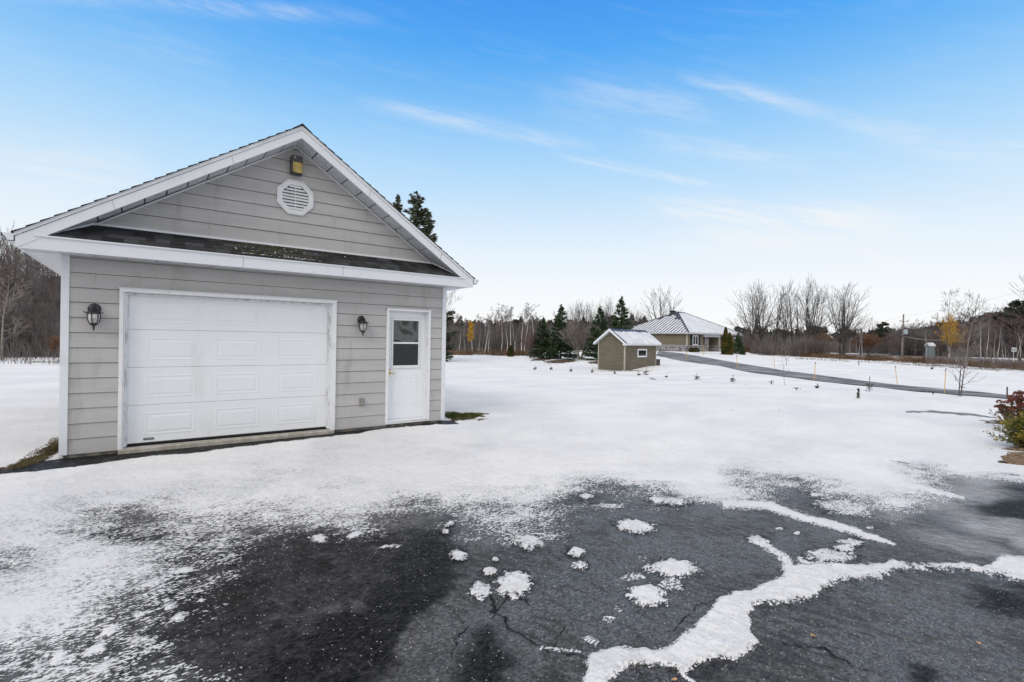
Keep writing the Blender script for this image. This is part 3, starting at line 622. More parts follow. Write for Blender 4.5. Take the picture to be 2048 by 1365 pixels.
# pent roof across the front
pz, pt = .5, 2.722
b = MB(); b.ext([(CX-e0+.03, -pz, 2.722), (CX+e0-.03, -pz, 2.722), (CX+e0-.03, -pz, 2.548), (CX-e0+.03, -pz, 2.548)], (0, .022, 0))
b.v = [(v[0], v[1]+.006, v[2]) for v in b.v]; b.box(CX-3.02, CX+3.02, -pz-.012, -pz+.02, 2.705, 2.725)
gl(b, 'pent_fascia', M['white'])
for u in (.36, .62): b = MB(); b.box(X0+u*5.6, X0+u*5.6+.002, -pz+.003, -pz+.007, 2.56, 2.704); gl(b, 'fascia_seam', M['seam_shade'])
b = MB(); NP = 19
for k in range(NP):
    a = CX-e0+.05+k*(2*e0-.1)/NP; c = a+(2*e0-.1)/NP-.008; b.box(a, c, -pz+.03, WF-.002, 2.556, 2.566)
b.mi = 1; b.box(CX-e0+.06, CX+e0-.06, -pz+.03, WF-.004, 2.569, 2.573)
gl(b, 'pent_soffit', [M['soffit'], M['seam_shade']])
b = MB(); NC = 4; mossp = MB(); snowp = MB()
for k in range(NC):                                      # courses of laminated tabs
    y0, z0 = -pz-.012+k*.105, 2.727+k*.0662; y1, z1 = y0+.125, z0+.079
    if k == NC-1: y1, z1 = WF-.012, 2.985
    h_ = z0; w = (4.644-h_)/SL-.02; s = CX-w
    while s < CX+w:
        tw = R.uniform(.10, .24); e = min(s+tw, CX+w); b.mi = R.choice([0, 0, 1, 1, 2, 3, 0, 1]); tk = R.choice([.006, .012, .012])
        wi = (4.644-z1)/SL-.01; sa, ea = max(s, CX-wi), min(e, CX+wi)
        if ea > sa:
            b.add([(s, y0, z0-.004), (e, y0, z0-.004), (e, y0, z0+tk), (s, y0, z0+tk), (sa, y1, z1), (ea, y1, z1), (sa, y1, z1-.006), (ea, y1, z1-.006)],
                  [(0, 1, 2, 3), (3, 2, 5, 4), (0, 3, 4, 6), (2, 1, 7, 5), (4, 5, 7, 6), (0, 6, 7, 1)])
        s = e
gl(b, 'pent_shingles', M['shing'])
b = MB(); b.add([(CX-2.85, -pz+.02, 2.70), (CX+2.85, -pz+.02, 2.70), (CX+2.85, WF-.01, 2.70), (CX-2.85, WF-.01, 2.70), (CX-2.47, WF-.01, 2.96), (CX+2.47, WF-.01, 2.96)], [(0, 1, 2, 3), (0, 1, 5, 4), (3, 2, 5, 4), (0, 3, 4), (1, 2, 5)]); gl(b, 'pent_deck', M['seam_shade'])
for _ in range(420):
    u = R.gauss(0, 1); s = 1.75+.34*u if R.random() < .7 else R.uniform(1.2, 3.1); d = R.random(); y = -pz+.0+d*.36; z = 2.738+d*.235
    r = R.uniform(.003, .010); P = [(s+r*1.6*cos(a), y+r*sin(a)*1.2, z) for a in (0, 1.05, 2.1, 3.14, 4.2, 5.2)]+[(s, y, z+r*1.1)]
    (mossp if R.random() < .9 else snowp).add(P, [(i, (i+1) % 6, 6) for i in range(6)])
for c in (1.35, 1.62, 1.95, 2.12, 2.3):
    for _ in range(34):
        s = c+R.gauss(0, .07); y = -pz+.02+R.random()*.05; z = 2.745+R.random()*.03; r = R.uniform(.003, .009)
        snowp.add([(s+r*1.5*cos(a), y+r*sin(a), z) for a in (0, 1.05, 2.1, 3.14, 4.2, 5.2)]+[(s, y, z+r)], [(i, (i+1) % 6, 6) for i in range(6)])
gl(mossp, 'moss', M['mossmat'], kind='stuff'); gl(snowp, 'snow_remnant', M['snow'], kind='stuff')
b = MB(); b.box(CX-2.50, CX+2.50, WF-.034, WF-.016, 2.982, 3.012)
for sg in (-1, 1):
    b.ext([(CX+sg*2.50, WF-.03, 3.01), (CX+sg*2.50, WF-.03, 2.985), (CX+sg*2.93, -pz+.005, 2.715), (CX+sg*2.93, -pz+.005, 2.742)], (sg*-.012, 0, .0))
gl(b, 'flashing', M['white'])

# overhead door: four sections with raised panels, framed by a white casing
gdr = MB(); gdr.box(GD[0]+.0, GD[1]-.0, .030, .045, .0, 2.13); gd = gl(gdr, 'garage_door', M['seam_shade'])
def emboss(b, x0, x1, y, z0, z1, e, d):
    """raised bevelled field, e = bevel width, d = rise toward the viewer"""
    b.add([(x0, y, z0), (x1, y, z0), (x1, y, z1), (x0, y, z1), (x0+e, y-d, z0+e), (x1-e, y-d, z0+e), (x1-e, y-d, z1-e), (x0+e, y-d, z1-e)],
          [(0, 1, 5, 4), (1, 2, 6, 5), (2, 3, 7, 6), (3, 0, 4, 7), (4, 5, 6, 7)])
def frame_ring(b, x0, x1, y, z0, z1, w, d):
    o = [(x0, z0), (x1, z0), (x1, z1), (x0, z1)]
    def ringp(k, yy): return [(x0+k, yy, z0+k), (x1-k, yy, z0+k), (x1-k, yy, z1-k), (x0+k, yy, z1-k)]
    P = ringp(0, y)+ringp(w*.4, y-d)+ringp(w*.6, y-d)+ringp(w, y)
    b.add(P, [(k*4+i, k*4+(i+1) % 4, k*4+4+(i+1) % 4, k*4+4+i) for k in range(3) for i in range(4)])
for k in range(4):
    b = MB(); z0 = .012+k*.5325; z1 = z0+.5295; b.box(GD[0]+.002, GD[1]-.002, -.012, .028, z0, z1, .0035)
    for c in (.48, 1.33, 2.19):
        a0, a1 = c-.305, c+.305; q0, q1 = z0+.098, z0+.424
        frame_ring(b, a0, a1, -.0125, q0, q1, .034, .0032)
        emboss(b, a0+.050, a1-.050, -.0125, q0+.045, q1-.045, .024, .0045)
    gl(b, 'door_section', M['whitedoor'], gd)
b = MB(); b.box(GD[0]+.004, GD[1]-.004, -.008, .02, -.016, .010); gl(b, 'bottom_seal', M['seam_shade'], gd)
b = MB(); b.box(.165, .285, -.0185, -.013, .045, .075); gl(b, 'name_plate', M['plate'], gd)
b = MB()
for i in range(7): b.box(.178+i*.014, .186+i*.014, -.0202, -.0186, .053+.002*(i % 2), .067)
gl(b, 'plate_lettering', M['farwhite'], gd)
b = MB(); y0 = WF-.04
b.box(-.118, GD[0]-.012, y0, WF+.02, -.045, 2.16, .006); b.box(GD[1]+.012, 2.79, y0, WF+.02, -.045, 2.16, .006)
b.box(-.118, 2.79, y0-.004, WF+.02, 2.115, 2.168, .006); b.box(-.126, 2.80, y0-.012, WF+.02, 2.168, 2.176)
b.box(-.07, GD[0]+.004, y0+.012, WF+.02, -.04, 2.115); b.box(GD[1]-.004, GD[1]+.018, y0+.012, WF+.02, -.04, 2.115)
gl(b, 'door_casing', M['whitetrim'])
b = MB(); b.box(GD[0]-.0, GD[0]+.030, WF+.015, -.012, -.02, 2.11); b.box(GD[1]-.03, GD[1], WF+.015, -.012, -.02, 2.11); b.box(GD[0]+.03, GD[1]-.03, WF+.015, -.012, 2.085, 2.112)
b.box(GD[0]+.03, GD[0]+.044, -.035, -.0135, -.01, 2.085); b.box(GD[1]-.044, GD[1]-.03, -.035, -.0135, -.01, 2.085)
gl(b, 'door_jamb', M['jamb'])
# entry door
b = MB(); b.box(3.765, 4.505, -.005, .035, .045, 2.03, .003)
for a0, a1 in ((3.845, 4.045), (4.195, 4.395)):
    frame_ring(b, a0, a1, -.0055, .285, .825, .03, .006); emboss(b, a0+.035, a1-.035, -.0055, .32, .79, .02, .006)
ed = gl(b, 'entry_door', M['whitedoor'])
b = MB(); fx0, fx1, fz0, fz1 = 3.835, 4.400, .985, 1.905
def rectframe(b, x0, x1, z0, z1, w, ya, yb_, bev=.003):
    b.box(x0, x1, ya, yb_, z0, z0+w, bev); b.box(x0, x1, ya, yb_, z1-w, z1, bev); b.box(x0, x0+w, ya+.001, yb_, z0+w, z1-w); b.box(x1-w, x1, ya+.001, yb_, z0+w, z1-w)
rectframe(b, fx0, fx1, fz0, fz1, .028, -.022, -.004); b.box(fx0+.028, fx1-.028, -.019, -.004, 1.440, 1.472); rectframe(b, fx0-.03, fx1+.03, fz0-.03, fz1+.03, .016, -.012, -.004)
b.box(fx0+.028, fx1-.028, -.017, -.004, 1.013, 1.035)
gl(b, 'window_frame', M['whitetrim'], ed)
b = MB(); b.box(fx0+.027, fx1-.027, -.010, -.006, 1.47, 1.88); gl(b, 'window_pane', M['swirl'], ed)
b = MB(); b.box(fx0+.027, fx1-.027, -.010, -.006, 1.033, 1.442); gl(b, 'window_pane', M['screen'], ed)
b = MB(); b.tube([(3.80, -.006, .895), (3.80, -.02, .895)], .026, 16); b.tube([(3.80, -.02, .895), (3.80, -.055, .895)], .010, 10); b.tube([(3.80, -.055, .895), (3.84, -.058, .897), (3.90, -.052, .89)], [.010, .009, .007], 10)
b.tube([(3.80, -.006, 1.0-.04), (3.80, -.012, .96)], .017, 12); gl(b, 'door_handle', M['brass'], ed, smooth=False)
b = MB(); y0 = WF-.034
b.box(3.69, MD[0]+.012, y0, WF+.02, -.03, 2.085, .005); b.box(MD[1]-.012, 4.575, y0, WF+.02, -.03, 2.085, .005); b.box(3.69, 4.575, y0-.003, WF+.02, 2.045, 2.088, .005); b.box(3.683, 4.582, y0-.010, WF+.02, 2.088, 2.095)
b.box(MD[0]+.0, MD[0]+.04, WF+.021, .03, .0, 2.045); b.box(MD[1]-.03, MD[1], WF+.021, .03, .0, 2.045); b.box(MD[0]+.04, MD[1]-.03, WF+.021, .03, 2.03, 2.046)
gl(b, 'entry_casing', M['whitetrim'])
b = MB(); b.box(MD[0]+.014, MD[1]-.014, WF-.03, .03, .0, .028, .004); b.box(MD[0]+.014, MD[1]-.014, WF-.02, .02, -.035, -.002); b.box(MD[0]+.04, MD[1]-.03, -.03, .03, .028, .044, .003); gl(b, 'threshold', M['whitetrim'])
b = MB(); b.box(3.215, 3.295, WF-.055, WF-.012, .345, .475, .008); b.box(3.222, 3.288, WF-.061, WF-.0555, .355, .465, .003); gl(b, 'outlet_box', M['outlet'])

# wall lanterns
def lantern(s, top):
    y = WF-.105; z = top
    b = MB(); c = (s, WF-.015, z-.075)
    b.tube([(s, WF-.012, c[2]), (s, WF-.022, c[2]), (s, WF-.032, c[2]), (s, WF-.042, c[2])], [.072, .07, .055, .03], 18)
    b.tube([(s, WF-.04, c[2]), (s, WF-.06, z-.03), (s, y+.02, z-.012), (s, y, z-.025), (s, y, z-.065)], [.014, .012, .011, .011, .012], 10)
    ln = gl(b, 'wall_lantern', M['black'], smooth=True)
    b = MB(); b.lathe((s, y, z), [(.0, -.055), (.018, -.058), (.03, -.075), (.05, -.10), (.082, -.128), (.086, -.136), (.075, -.142), (.0, -.142)], 20)
    for k in range(6):
        a = k*pi/3+.26; b.tube([(s+.082*cos(a), y+.082*sin(a), z-.132), (s+.097*cos(a), y+.097*sin(a), z-.124), (s+.10*cos(a), y+.10*sin(a), z-.112)], [.006, .005, .007], 6)
    gl(b, 'lantern_cap', M['black'], ln, smooth=True)
    pr = [(.066, -.142), (.069, -.17), (.067, -.21), (.057, -.245), (.04, -.275), (.022, -.295), (.012, -.303)]
    b = MB(); b.lathe((s, y, z), [(r-.006, q) for r, q in pr], 18); gl(b, 'lantern_glass', M['lglass'], ln, smooth=True)
    b = MB()
    for k in range(6):
        a = k*pi/3+.26; b.tube([(s+r*cos(a), y+r*sin(a), z+q) for r, q in pr], .0055, 6)
    b.lathe((s, y, z), [(.045, -.262), (.047, -.272), (.026, -.297), (.012, -.307), (.010, -.315), (.017, -.322), (.017, -.330), (.008, -.337), (.009, -.348), (.004, -.366), (0, -.37)], 14)
    gl(b, 'lantern_cage', M['black'], ln, smooth=True)
lantern(-.377, 1.944); lantern(3.225, 1.932)

# flood light above the vent
b = MB(); b.box(2.015, 2.185, WF-.13, WF-.012, 4.16, 4.45, .008); fl = gl(b, 'flood_light', M['black'])
b = MB(); b.box(2.035, 2.178, WF-.142, WF-.125, 4.178, 4.345, .012)
for i in range(7): b.box(2.048+i*.018, 2.056+i*.018, WF-.146, WF-.14, 4.195, 4.335)
gl(b, 'light_lens', M['amber'], fl)
b = MB(); b.tube([(2.065, WF-.128, 4.415), (2.065, WF-.142, 4.415)], .012, 10); gl(b, 'photo_cell', M['farwhite'], fl)

# octagonal gable vent
vc, vr = (2.105, 3.80), .301
def octp(r, y): return [(vc[0]+r*cos(pi/8+k*pi/4), y, vc[1]+r*sin(pi/8+k*pi/4)) for k in range(8)]
b = MB(); prof = [(vr, WF-.008), (vr, WF-.036), (vr-.028, WF-.046), (vr-.036, WF-.034), (vr-.085, WF-.046), (vr-.09, WF-.020)]
P = [p for r, y in prof for p in octp(r, y)]
b.add(P, [(k*8+i, k*8+(i+1) % 8, k*8+8+(i+1) % 8, k*8+8+i) for k in range(len(prof)-1) for i in range(8)])
gv = gl(b, 'gable_vent', M['whitetrim'])
b = MB(); b.add(octp(vr-.06, WF-.014), [tuple(range(8))]); gl(b, 'vent_screen', M['seam_shade'], gv)
b = MB(); ri = (vr-.086)*cos(pi/8)
for k in range(8):
    z = vc[1]-ri+.028+k*.0495; 
    hw = min(ri, ri+(ri*.414)-abs(z+.01-vc[1])) if abs(z+.01-vc[1]) > ri*.414 else ri
    for x0, x1 in ((vc[0]-hw, vc[0]-.004), (vc[0]+.004, vc[0]+hw)):
        b.ext([(x0, WF-.040, z-.020), (x0, WF-.037, z-.020), (x0, WF-.017, z+.018), (x0, WF-.020, z+.018)], (x1-x0, 0, 0))
b.box(vc[0]-.005, vc[0]+.005, WF-.036, WF-.016, vc[1]-ri, vc[1]+ri)
gl(b, 'vent_louvre', M['whitetrim'], gv)

# ------------------------------------------------------------------ vegetation builders
def segmesh(segs, n=4):
    S = np.array(segs, float); p0, p1, ra, rb = S[:, :3], S[:, 3:6], S[:, 6], S[:, 7]
    d = p1-p0; d /= (np.linalg.norm(d, axis=1, keepdims=True)+1e-9)
    ref = np.where(np.abs(d[:, 2:3]) < .9, np.array([[0, 0, 1.]]), np.array([[1., 0, 0]]))
    a = np.cross(d, ref); a /= (np.linalg.norm(a, axis=1, keepdims=True)+1e-9); b = np.cross(d, a)
    V = []
    for p, r in ((p0, ra), (p1, rb)):
        for k in range(n):
            t = 2*pi*k/n; V.append(p+r[:, None]*(cos(t)*a+sin(t)*b))
    V = np.stack(V, 1).reshape(-1, 3); o = (np.arange(len(S))*2*n)[:, None]
    Q = np.concatenate([o+np.array([[k, (k+1) % n, n+(k+1) % n, n+k]]) for k in range(n)], 0)
    return V, Q
def unit(v): return v/(np.linalg.norm(v)+1e-9)
def perp(d, a):
    r = np.cross(d, (0, 0, 1) if abs(d[2]) < .95 else (1, 0, 0)); r = unit(r); q = np.cross(d, r); return cos(a)*r+sin(a)*q
def grow(rg, out, p, d, L, r, lev, mx, up=.12, wig=.13, split=(3, 5), ang=(.35, .8), keep=.0, rmin=.012, decay=.62):
    ns = 4 if lev == 0 else 3; q = np.array(p, float); dd = np.array(d, float); pts = []
    for i in range(ns):
        r1 = r*(1-.72*(i+1)/ns); r0_ = r*(1-.72*i/ns)
        dd = unit(dd+np.array([rg.gauss(0, wig), rg.gauss(0, wig), rg.gauss(0, wig*.5)+up]))
        e = q+dd*L/ns; out[min(lev, len(out)-1)].append((*q, *e, max(r0_, rmin), max(r1, rmin*.8))); pts.append((e, dd.copy(), r1)); q = e
    if lev >= mx: return
    k = rg.randint(*split)
    for i in range(k):
        t = keep+(1-keep)*(i+rg.random())/k; j = min(int(t*ns), ns-1); e, dn, rr_ = pts[j]
        a = rg.uniform(0, 6.28); an = rg.uniform(*ang); nd = unit(dn*cos(an)+perp(dn, a)*sin(an))
        grow(rg, out, e, nd, L*decay*rg.uniform(.7, 1.15)*(1.1-.4*t), max(rr_*.75, rmin), lev+1, mx, up, wig, split, ang, 0.15, rmin, decay)
    grow(rg, out, q, dd, L*decay*.8, max(r*.28, rmin), lev+1, mx, up, wig, split, ang, .1, rmin, decay)
def leaves_tri(rg, centers, n, s, spread):
    c = np.repeat(np.array(centers), n, 0); g = np.random.RandomState(rg.randint(0, 1 << 30))
    c = c+g.normal(0, spread, c.shape); u = g.normal(size=c.shape); u /= np.linalg.norm(u, axis=1)[:, None]; v = g.normal(size=c.shape); v = np.cross(u, v); v /= np.linalg.norm(v, axis=1)[:, None]
    sz = s*g.uniform(.6, 1.4, (len(c), 1))
    V = np.stack([c-u*sz, c+v*sz*.6, c+u*sz, c-v*sz*.6], 1).reshape(-1, 3); o = (np.arange(len(c))*4)[:, None]
    return V, o+np.array([[0, 1, 2, 3]])
MESH = {}
def hide_proto(name, V, Q, m):
    V = np.asarray(V, np.float32); Q = np.asarray(Q, np.int32); k = Q.shape[1]
    me = bpy.data.meshes.new(name); me.vertices.add(len(V)); me.vertices.foreach_set('co', V.ravel()); me.loops.add(Q.size); me.loops.foreach_set('vertex_index', Q.ravel())
    me.polygons.add(len(Q)); me.polygons.foreach_set('loop_start', np.arange(0, Q.size, k, dtype=np.int32)); me.materials.append(m); me.update(calc_edges=True); return me
# every prototype is 1 unit = 1 m at its nominal height, origin at the base
def proto_bare(key, seed, H, style, tm, cm, rmin=.018, leafmat=None, nleaf=0):
    rg = random.Random(seed); out = [[], []]
    if style == 'forest':                       # tall straight stem, crown in the upper half
        p = np.array([0, 0, -.3]); d = np.array([rg.gauss(0, .03), rg.gauss(0, .03), 1]); n = 9; r = H*.0105
        for i in range(n):
            d = unit(d+np.array([rg.gauss(0, .035), rg.gauss(0, .035), .03])); e = p+d*H/n*.97; r1 = r*(1-.09*(i+1)/1.05)
            r1 = H*.0105*(1-.92*(i+1)/n)+.01; out[0].append((*p, *e, r, r1))
            if i >= 2:
                for _ in range(3 if i < 5 else 4):
                    a = rg.uniform(0, 6.28); an = rg.uniform(.5, 1.0) if i > 4 else rg.uniform(.8, 1.3)
                    nd = unit(d*cos(an)+perp(d, a)*sin(an)); L = H*rg.uniform(.09, .2)*(1 if i > 4 else .8)
                    grow(rg, out, p+(e-p)*rg.random(), nd, L, r1*.42, 1, 3, .10, .16, (3, 4), (.35, .9), .2, rmin)
            p = e; r = r1
    elif style == 'vase':                       # field-grown maple: leaders fanning up from a short bole
        p = np.array([0, 0, -.3]); bole = H*.20; r = H*.024; out[0].append((*p, 0, 0, bole, r*1.25, r))
        k = rg.randint(5, 7)
        for i in range(k):
            a = i*2*pi/k+rg.gauss(0, .3); t = rg.uniform(.16, .52) if i else .04
            d = unit(np.array([sin(t)*cos(a), sin(t)*sin(a), cos(t)])); z = bole*rg.uniform(.75, 1.0)
            q = np.array([0, 0, z]); L = H*.80*(1-.25*t); n = 7; rr_ = r*.52
            for j in range(n):
                d = unit(d+np.array([rg.gauss(0, .05), rg.gauss(0, .05), .06])); e = q+d*L/n; r1 = rr_*.80
                out[0].append((*q, *e, rr_, r1))
                if j > 0:
                    for _ in range(2):
                        an = rg.uniform(.4, .8); nd = unit(d*cos(an)+perp(d, rg.uniform(0, 6.28))*sin(an))
                        grow(rg, out, q+(e-q)*rg.random(), nd, L*rg.uniform(.22, .42)*(1.15-.5*j/n), r1*.5, 1, 2, .06, .06, (2, 3), (.35, .75), .2, rmin)
                q = e; rr_ = r1
        for _ in range(9):                      # low side limbs
            a = rg.uniform(0, 6.28); nd = unit(np.array([cos(a), sin(a), rg.uniform(.35, .9)])); grow(rg, out, (0, 0, bole*rg.uniform(.8, 1.9)), nd, H*rg.uniform(.3, .45), r*.26, 1, 2, .06, .06, (5, 6), (.3, .7), .2, rmin)
    elif style == 'birch':                      # slender leaning white stem, fine high crown
        p = np.array([0, 0, -.3]); d = np.array([rg.gauss(0, .07), rg.gauss(0, .07), 1]); n = 9; r = H*.0105
        for i in range(n):
            d = unit(d+np.array([rg.gauss(0, .05), rg.gauss(0, .05), .05])); e = p+d*H/n; r1 = H*.0105*(1-.85*(i+1)/n)+.01
            out[0].append((*p, *e, r, r1))
            if i >= 4:
                for _ in range(5):
                    nd = unit(d*.75+perp(d, rg.uniform(0, 6.28))*rg.uniform(.4, .8)); grow(rg, out, p+(e-p)*rg.random(), nd, H*rg.uniform(.06, .13), .018, 1, 3, .04, .18, (3, 4), (.3, .8), .2, rmin)
            p = e; r = r1
    elif style == 'slim':                       # upright stem with sparse ascending side branches
        p = np.array([0, 0, -.3]); d = np.array([rg.gauss(0, .04), rg.gauss(0, .04), 1]); n = 10; r = H*.012
        for i in range(n):
            d = unit(d+np.array([rg.gauss(0, .05), rg.gauss(0, .05), .04])); e = p+d*H/n*.98; r1 = H*.012*(1-.9*(i+1)/n)+.012
            out[0].append((*p, *e, r, r1))
            if i >= 3:
                for _ in range(3):
                    an = rg.uniform(.35, .7); nd = unit(d*cos(an)+perp(d, rg.uniform(0, 6.28))*sin(an)); grow(rg, out, p+(e-p)*rg.random(), nd, H*rg.uniform(.10, .22)*(1.2-i/n*.8), r1*.5, 1, 2, .08, .08, (2, 3), (.3, .7), .2, rmin)
            p = e; r = r1
    elif style == 'multi':                      # many-stemmed spreading shrub
        for i in range(9):
            a = i*.7+rg.gauss(0, .3); t = rg.uniform(.15, .7); d = np.array([sin(t)*cos(a), sin(t)*sin(a), cos(t)])
            grow(rg, out, (0, 0, -.1), d, H*.62, H*.013, 0, 3, .09, .09, (4, 5), (.25, .7), .25, rmin, .6)
    elif style == 'sapling':
        p = np.array([0, 0, -.1]); d = np.array([.02, 0, 1.]); n = 8; r = H*.011
        for i in range(n):
            d = unit(d+np.array([rg.gauss(0, .04), rg.gauss(0, .04), .05])); e = p+d*H/n; r1 = H*.011*(1-.85*(i+1)/n)
            out[0].append((*p, *e, r, r1))
            if i >= 2:
                for _ in range(2): 
                    a = rg.uniform(0, 6.28); nd = unit(np.array([cos(a), sin(a), rg.uniform(.5, .9)])); grow(rg, out, e, nd, H*.34*(1.1-i/n), r1*.5, 1, 2, .07, .08, (1, 2), (.3, .6), .3, rmin)
            p = e; r = r1
    V, Q = segmesh(out[0], 6); res = [('trunk', hide_proto('trunk', V, Q, tm))]
    V, Q = segmesh(out[1], 3); res.append(('crown', hide_proto('crown', V, Q, cm)))
    if leafmat:
        cs = [s[3:6] for s in out[1]]; rg.shuffle(cs); V, Q = leaves_tri(rg, cs[:nleaf], 5, .10, .22); res.append(('foliage', hide_proto('foliage', V, Q, leafmat)))
    MESH[key] = (res, H)
def proto_spruce(key, seed, H, rad, nm, dens=1., tm=None, droop=.25, ragged=.15, base=.03, power=.85):
    rg = random.Random(seed); g = np.random.RandomState(seed); tr = [(0, 0, -.3, 0, 0, H*.97, H*.014, .01)]; br = []; V = []
    z = H*base; step = H/34./dens
    while z < H*.985:
        f = 1-(z-H*base)/(H*(1-base)); L0 = rad*(f**power)+.05
        nb = int(6+4*f)
        for k in range(nb):
            a = rg.uniform(0, 6.28); L = L0*rg.uniform(1-ragged*2.2, 1+ragged); zz = z+rg.uniform(-1.3, 1.3)*step
            up = .35-.55*f-droop*.3; n = max(3, int(L/.22)); pts = []
            for i in range(n+1):
                t = i/n; pts.append((cos(a)*L*t, sin(a)*L*t, zz+L*(up*t+.28*t*t)))
            for i in range(n): br.append((*pts[i], *pts[i+1], .012, .008))
            m = int(max(12, L*40*dens)); t = np.sqrt(g.uniform(.02, 1, m)); px_ = cos(a)*L*t; py_ = sin(a)*L*t; pz_ = zz+L*(up*t+.28*t*t)
            w = (.10+.22*L*(1-t)*.6); off = g.uniform(-1, 1, m)*w
            c = np.stack([px_-sin(a)*off, py_+cos(a)*off, pz_+g.normal(0, .06+.012*H/7, m)-.04], 1)
            dirv = np.stack([cos(a)*.75-sin(a)*np.sign(off)*.6+g.normal(0, .2, m), sin(a)*.75+cos(a)*np.sign(off)*.6+g.normal(0, .2, m), g.normal(.08, .22, m)], 1); dirv /= np.linalg.norm(dirv, axis=1)[:, None]
            s = (.12+.06*g.rand(m))*max(.8, H/11)**.6; wv = np.cross(dirv, g.normal(size=(m, 3))); wv /= np.linalg.norm(wv, axis=1)[:, None]
            V.append(np.stack([c-dirv*s[:, None]*.9, c+wv*s[:, None]*.33, c+dirv*s[:, None], c-wv*s[:, None]*.33], 1).reshape(-1, 3))
        z += step*rg.uniform(.8, 1.2)
    V = np.vstack(V); Q = np.arange(len(V)).reshape(-1, 4)
    tv, tq = segmesh(tr, 7); bv, bq = segmesh(br, 3)
    MESH[key] = ([('trunk', hide_proto('trunk', np.vstack([tv, bv]), np.vstack([tq, bq+len(tv)]), tm or M['darkbark'])), ('crown', hide_proto('crown', V, Q, nm))], H)
def proto_pine(key, seed, H, nm):
    rg = random.Random(seed); g = np.random.RandomState(seed); tr = [(0, 0, -.3, 0, 0, H*.95, H*.016, .03)]; V = []
    for _ in range(46):
        z = H*rg.uniform(.38, .98); f = 1-(z/H-.38)/.62; L = H*(.06+.22*f**.6)*rg.uniform(.5, 1.1); a = rg.uniform(0, 6.28); e = (cos(a)*L, sin(a)*L, z+L*.25)
        tr.append((0, 0, z, *e, .05, .02)); m = 110
        t = g.uniform(.35, 1.08, m)[:, None]; c = np.array([0, 0, z])*(1-t)+np.array(e)*t+g.normal(0, .07*H/2.6, (m, 3))*np.array([.5, .5, .55])
        u = g.normal(size=(m, 3)); u /= np.linalg.norm(u, axis=1)[:, None]; v = np.cross(u, g.normal(size=(m, 3))); v /= np.linalg.norm(v, axis=1)[:, None]; s = .22
        V.append(np.stack([c-u*s, c+v*s*.45, c+u*s, c-v*s*.45], 1).reshape(-1, 3))
    V = np.vstack(V); tv, tq = segmesh(tr, 5)
    MESH[key] = ([('trunk', hide_proto('trunk', tv, tq, M['darkbark'])), ('crown', hide_proto('crown', V, np.arange(len(V)).reshape(-1, 4), nm))], H)
def place(key, name, label, cat, x, y, H, group=None, rz=None, wide=1.):
    res, H0 = MESH[key]; s = H/H0
    o = thing(name, label, cat, (x, y, gz(x, y)-.03), group); o.scale = (s*wide, s*wide, s); o.rotation_euler = (0, 0, R.uniform(0, 6.28) if rz is None else rz)
    for nm, me in res:
        c = bpy.data.objects.new(nm, me); C.objects.link(c); c.parent = o
    return o
def place_px(key, name, label, cat, px, ytop, D, group=None, wide=1., rz=None):
    x, y = XY(px, D); return place(key, name, label, cat, x, y, max(.2, ztop(px, ytop, D)-gz(x, y)), group, rz, wide)

for i in range(5): proto_bare('f%d' % i, 100+i, 13., 'forest', M['darkbark' if i % 2 else 'bark'], M['twig' if i % 3 else 'greytwig'], .016)
for i in range(2): proto_bare('g%d' % i, 130+i, 12., 'forest', M['bark'], M['greytwig'], .028)
proto_bare('r0', 140, 11., 'forest', M['bark'], M['redtwig'], .028); proto_bare('r1', 141, 11., 'forest', M['bark'], M['redtwig'], .028)
for i in range(4): proto_bare('b%d' % i, 200+i, 11., 'birch', M['birch'], M['greytwig'], .016)
for i in range(4): proto_bare('v%d' % i, 300+i, 12., 'vase', M['darkbark'], M['darkbark'], .019)
for i in range(3): proto_bare('l%d' % i, 350+i, 12., 'slim', M['darkbark'], M['darkbark'], .019)
proto_bare('m0', 400, 4., 'multi', M['palebark'], M['palebark'], .012); proto_bare('m1', 401, 3.5, 'multi', M['bark'], M['redtwig'], .014)
proto_bare('rust', 420, 4.5, 'multi', M['bark'], M['bark'], .014, M['rustleaf'], 420)
proto_bare('pale', 430, 9., 'forest', M['palebark'], M['palebark'], .014)
proto_bare('yel', 440, 9., 'birch', M['birch'], M['greytwig'], .016, M['yellowleaf'], 900)
proto_bare('yel2', 441, 9., 'vase', M['birch'], M['greytwig'], .016, M['yellowleaf'], 2800)
proto_bare('sap', 450, 2.4, 'sapling', M['bark'], M['bark'], .006)
for i in range(3): proto_spruce('s%d' % i, 500+i, 7., 1.75, M['needle'])
proto_spruce('sbig', 510, 16., 2.5, M['needle2'], 1.35, ragged=.3, power=.7); proto_spruce('snarrow', 511, 16., 1.7, M['needle2'], 1.2, ragged=.4, power=.7)
proto_spruce('fir', 520, 9., 1.7, M['needleB'], .6, ragged=.3)
for i in range(2): proto_pine('p%d' % i, 530+i, 10., M['needleB'])

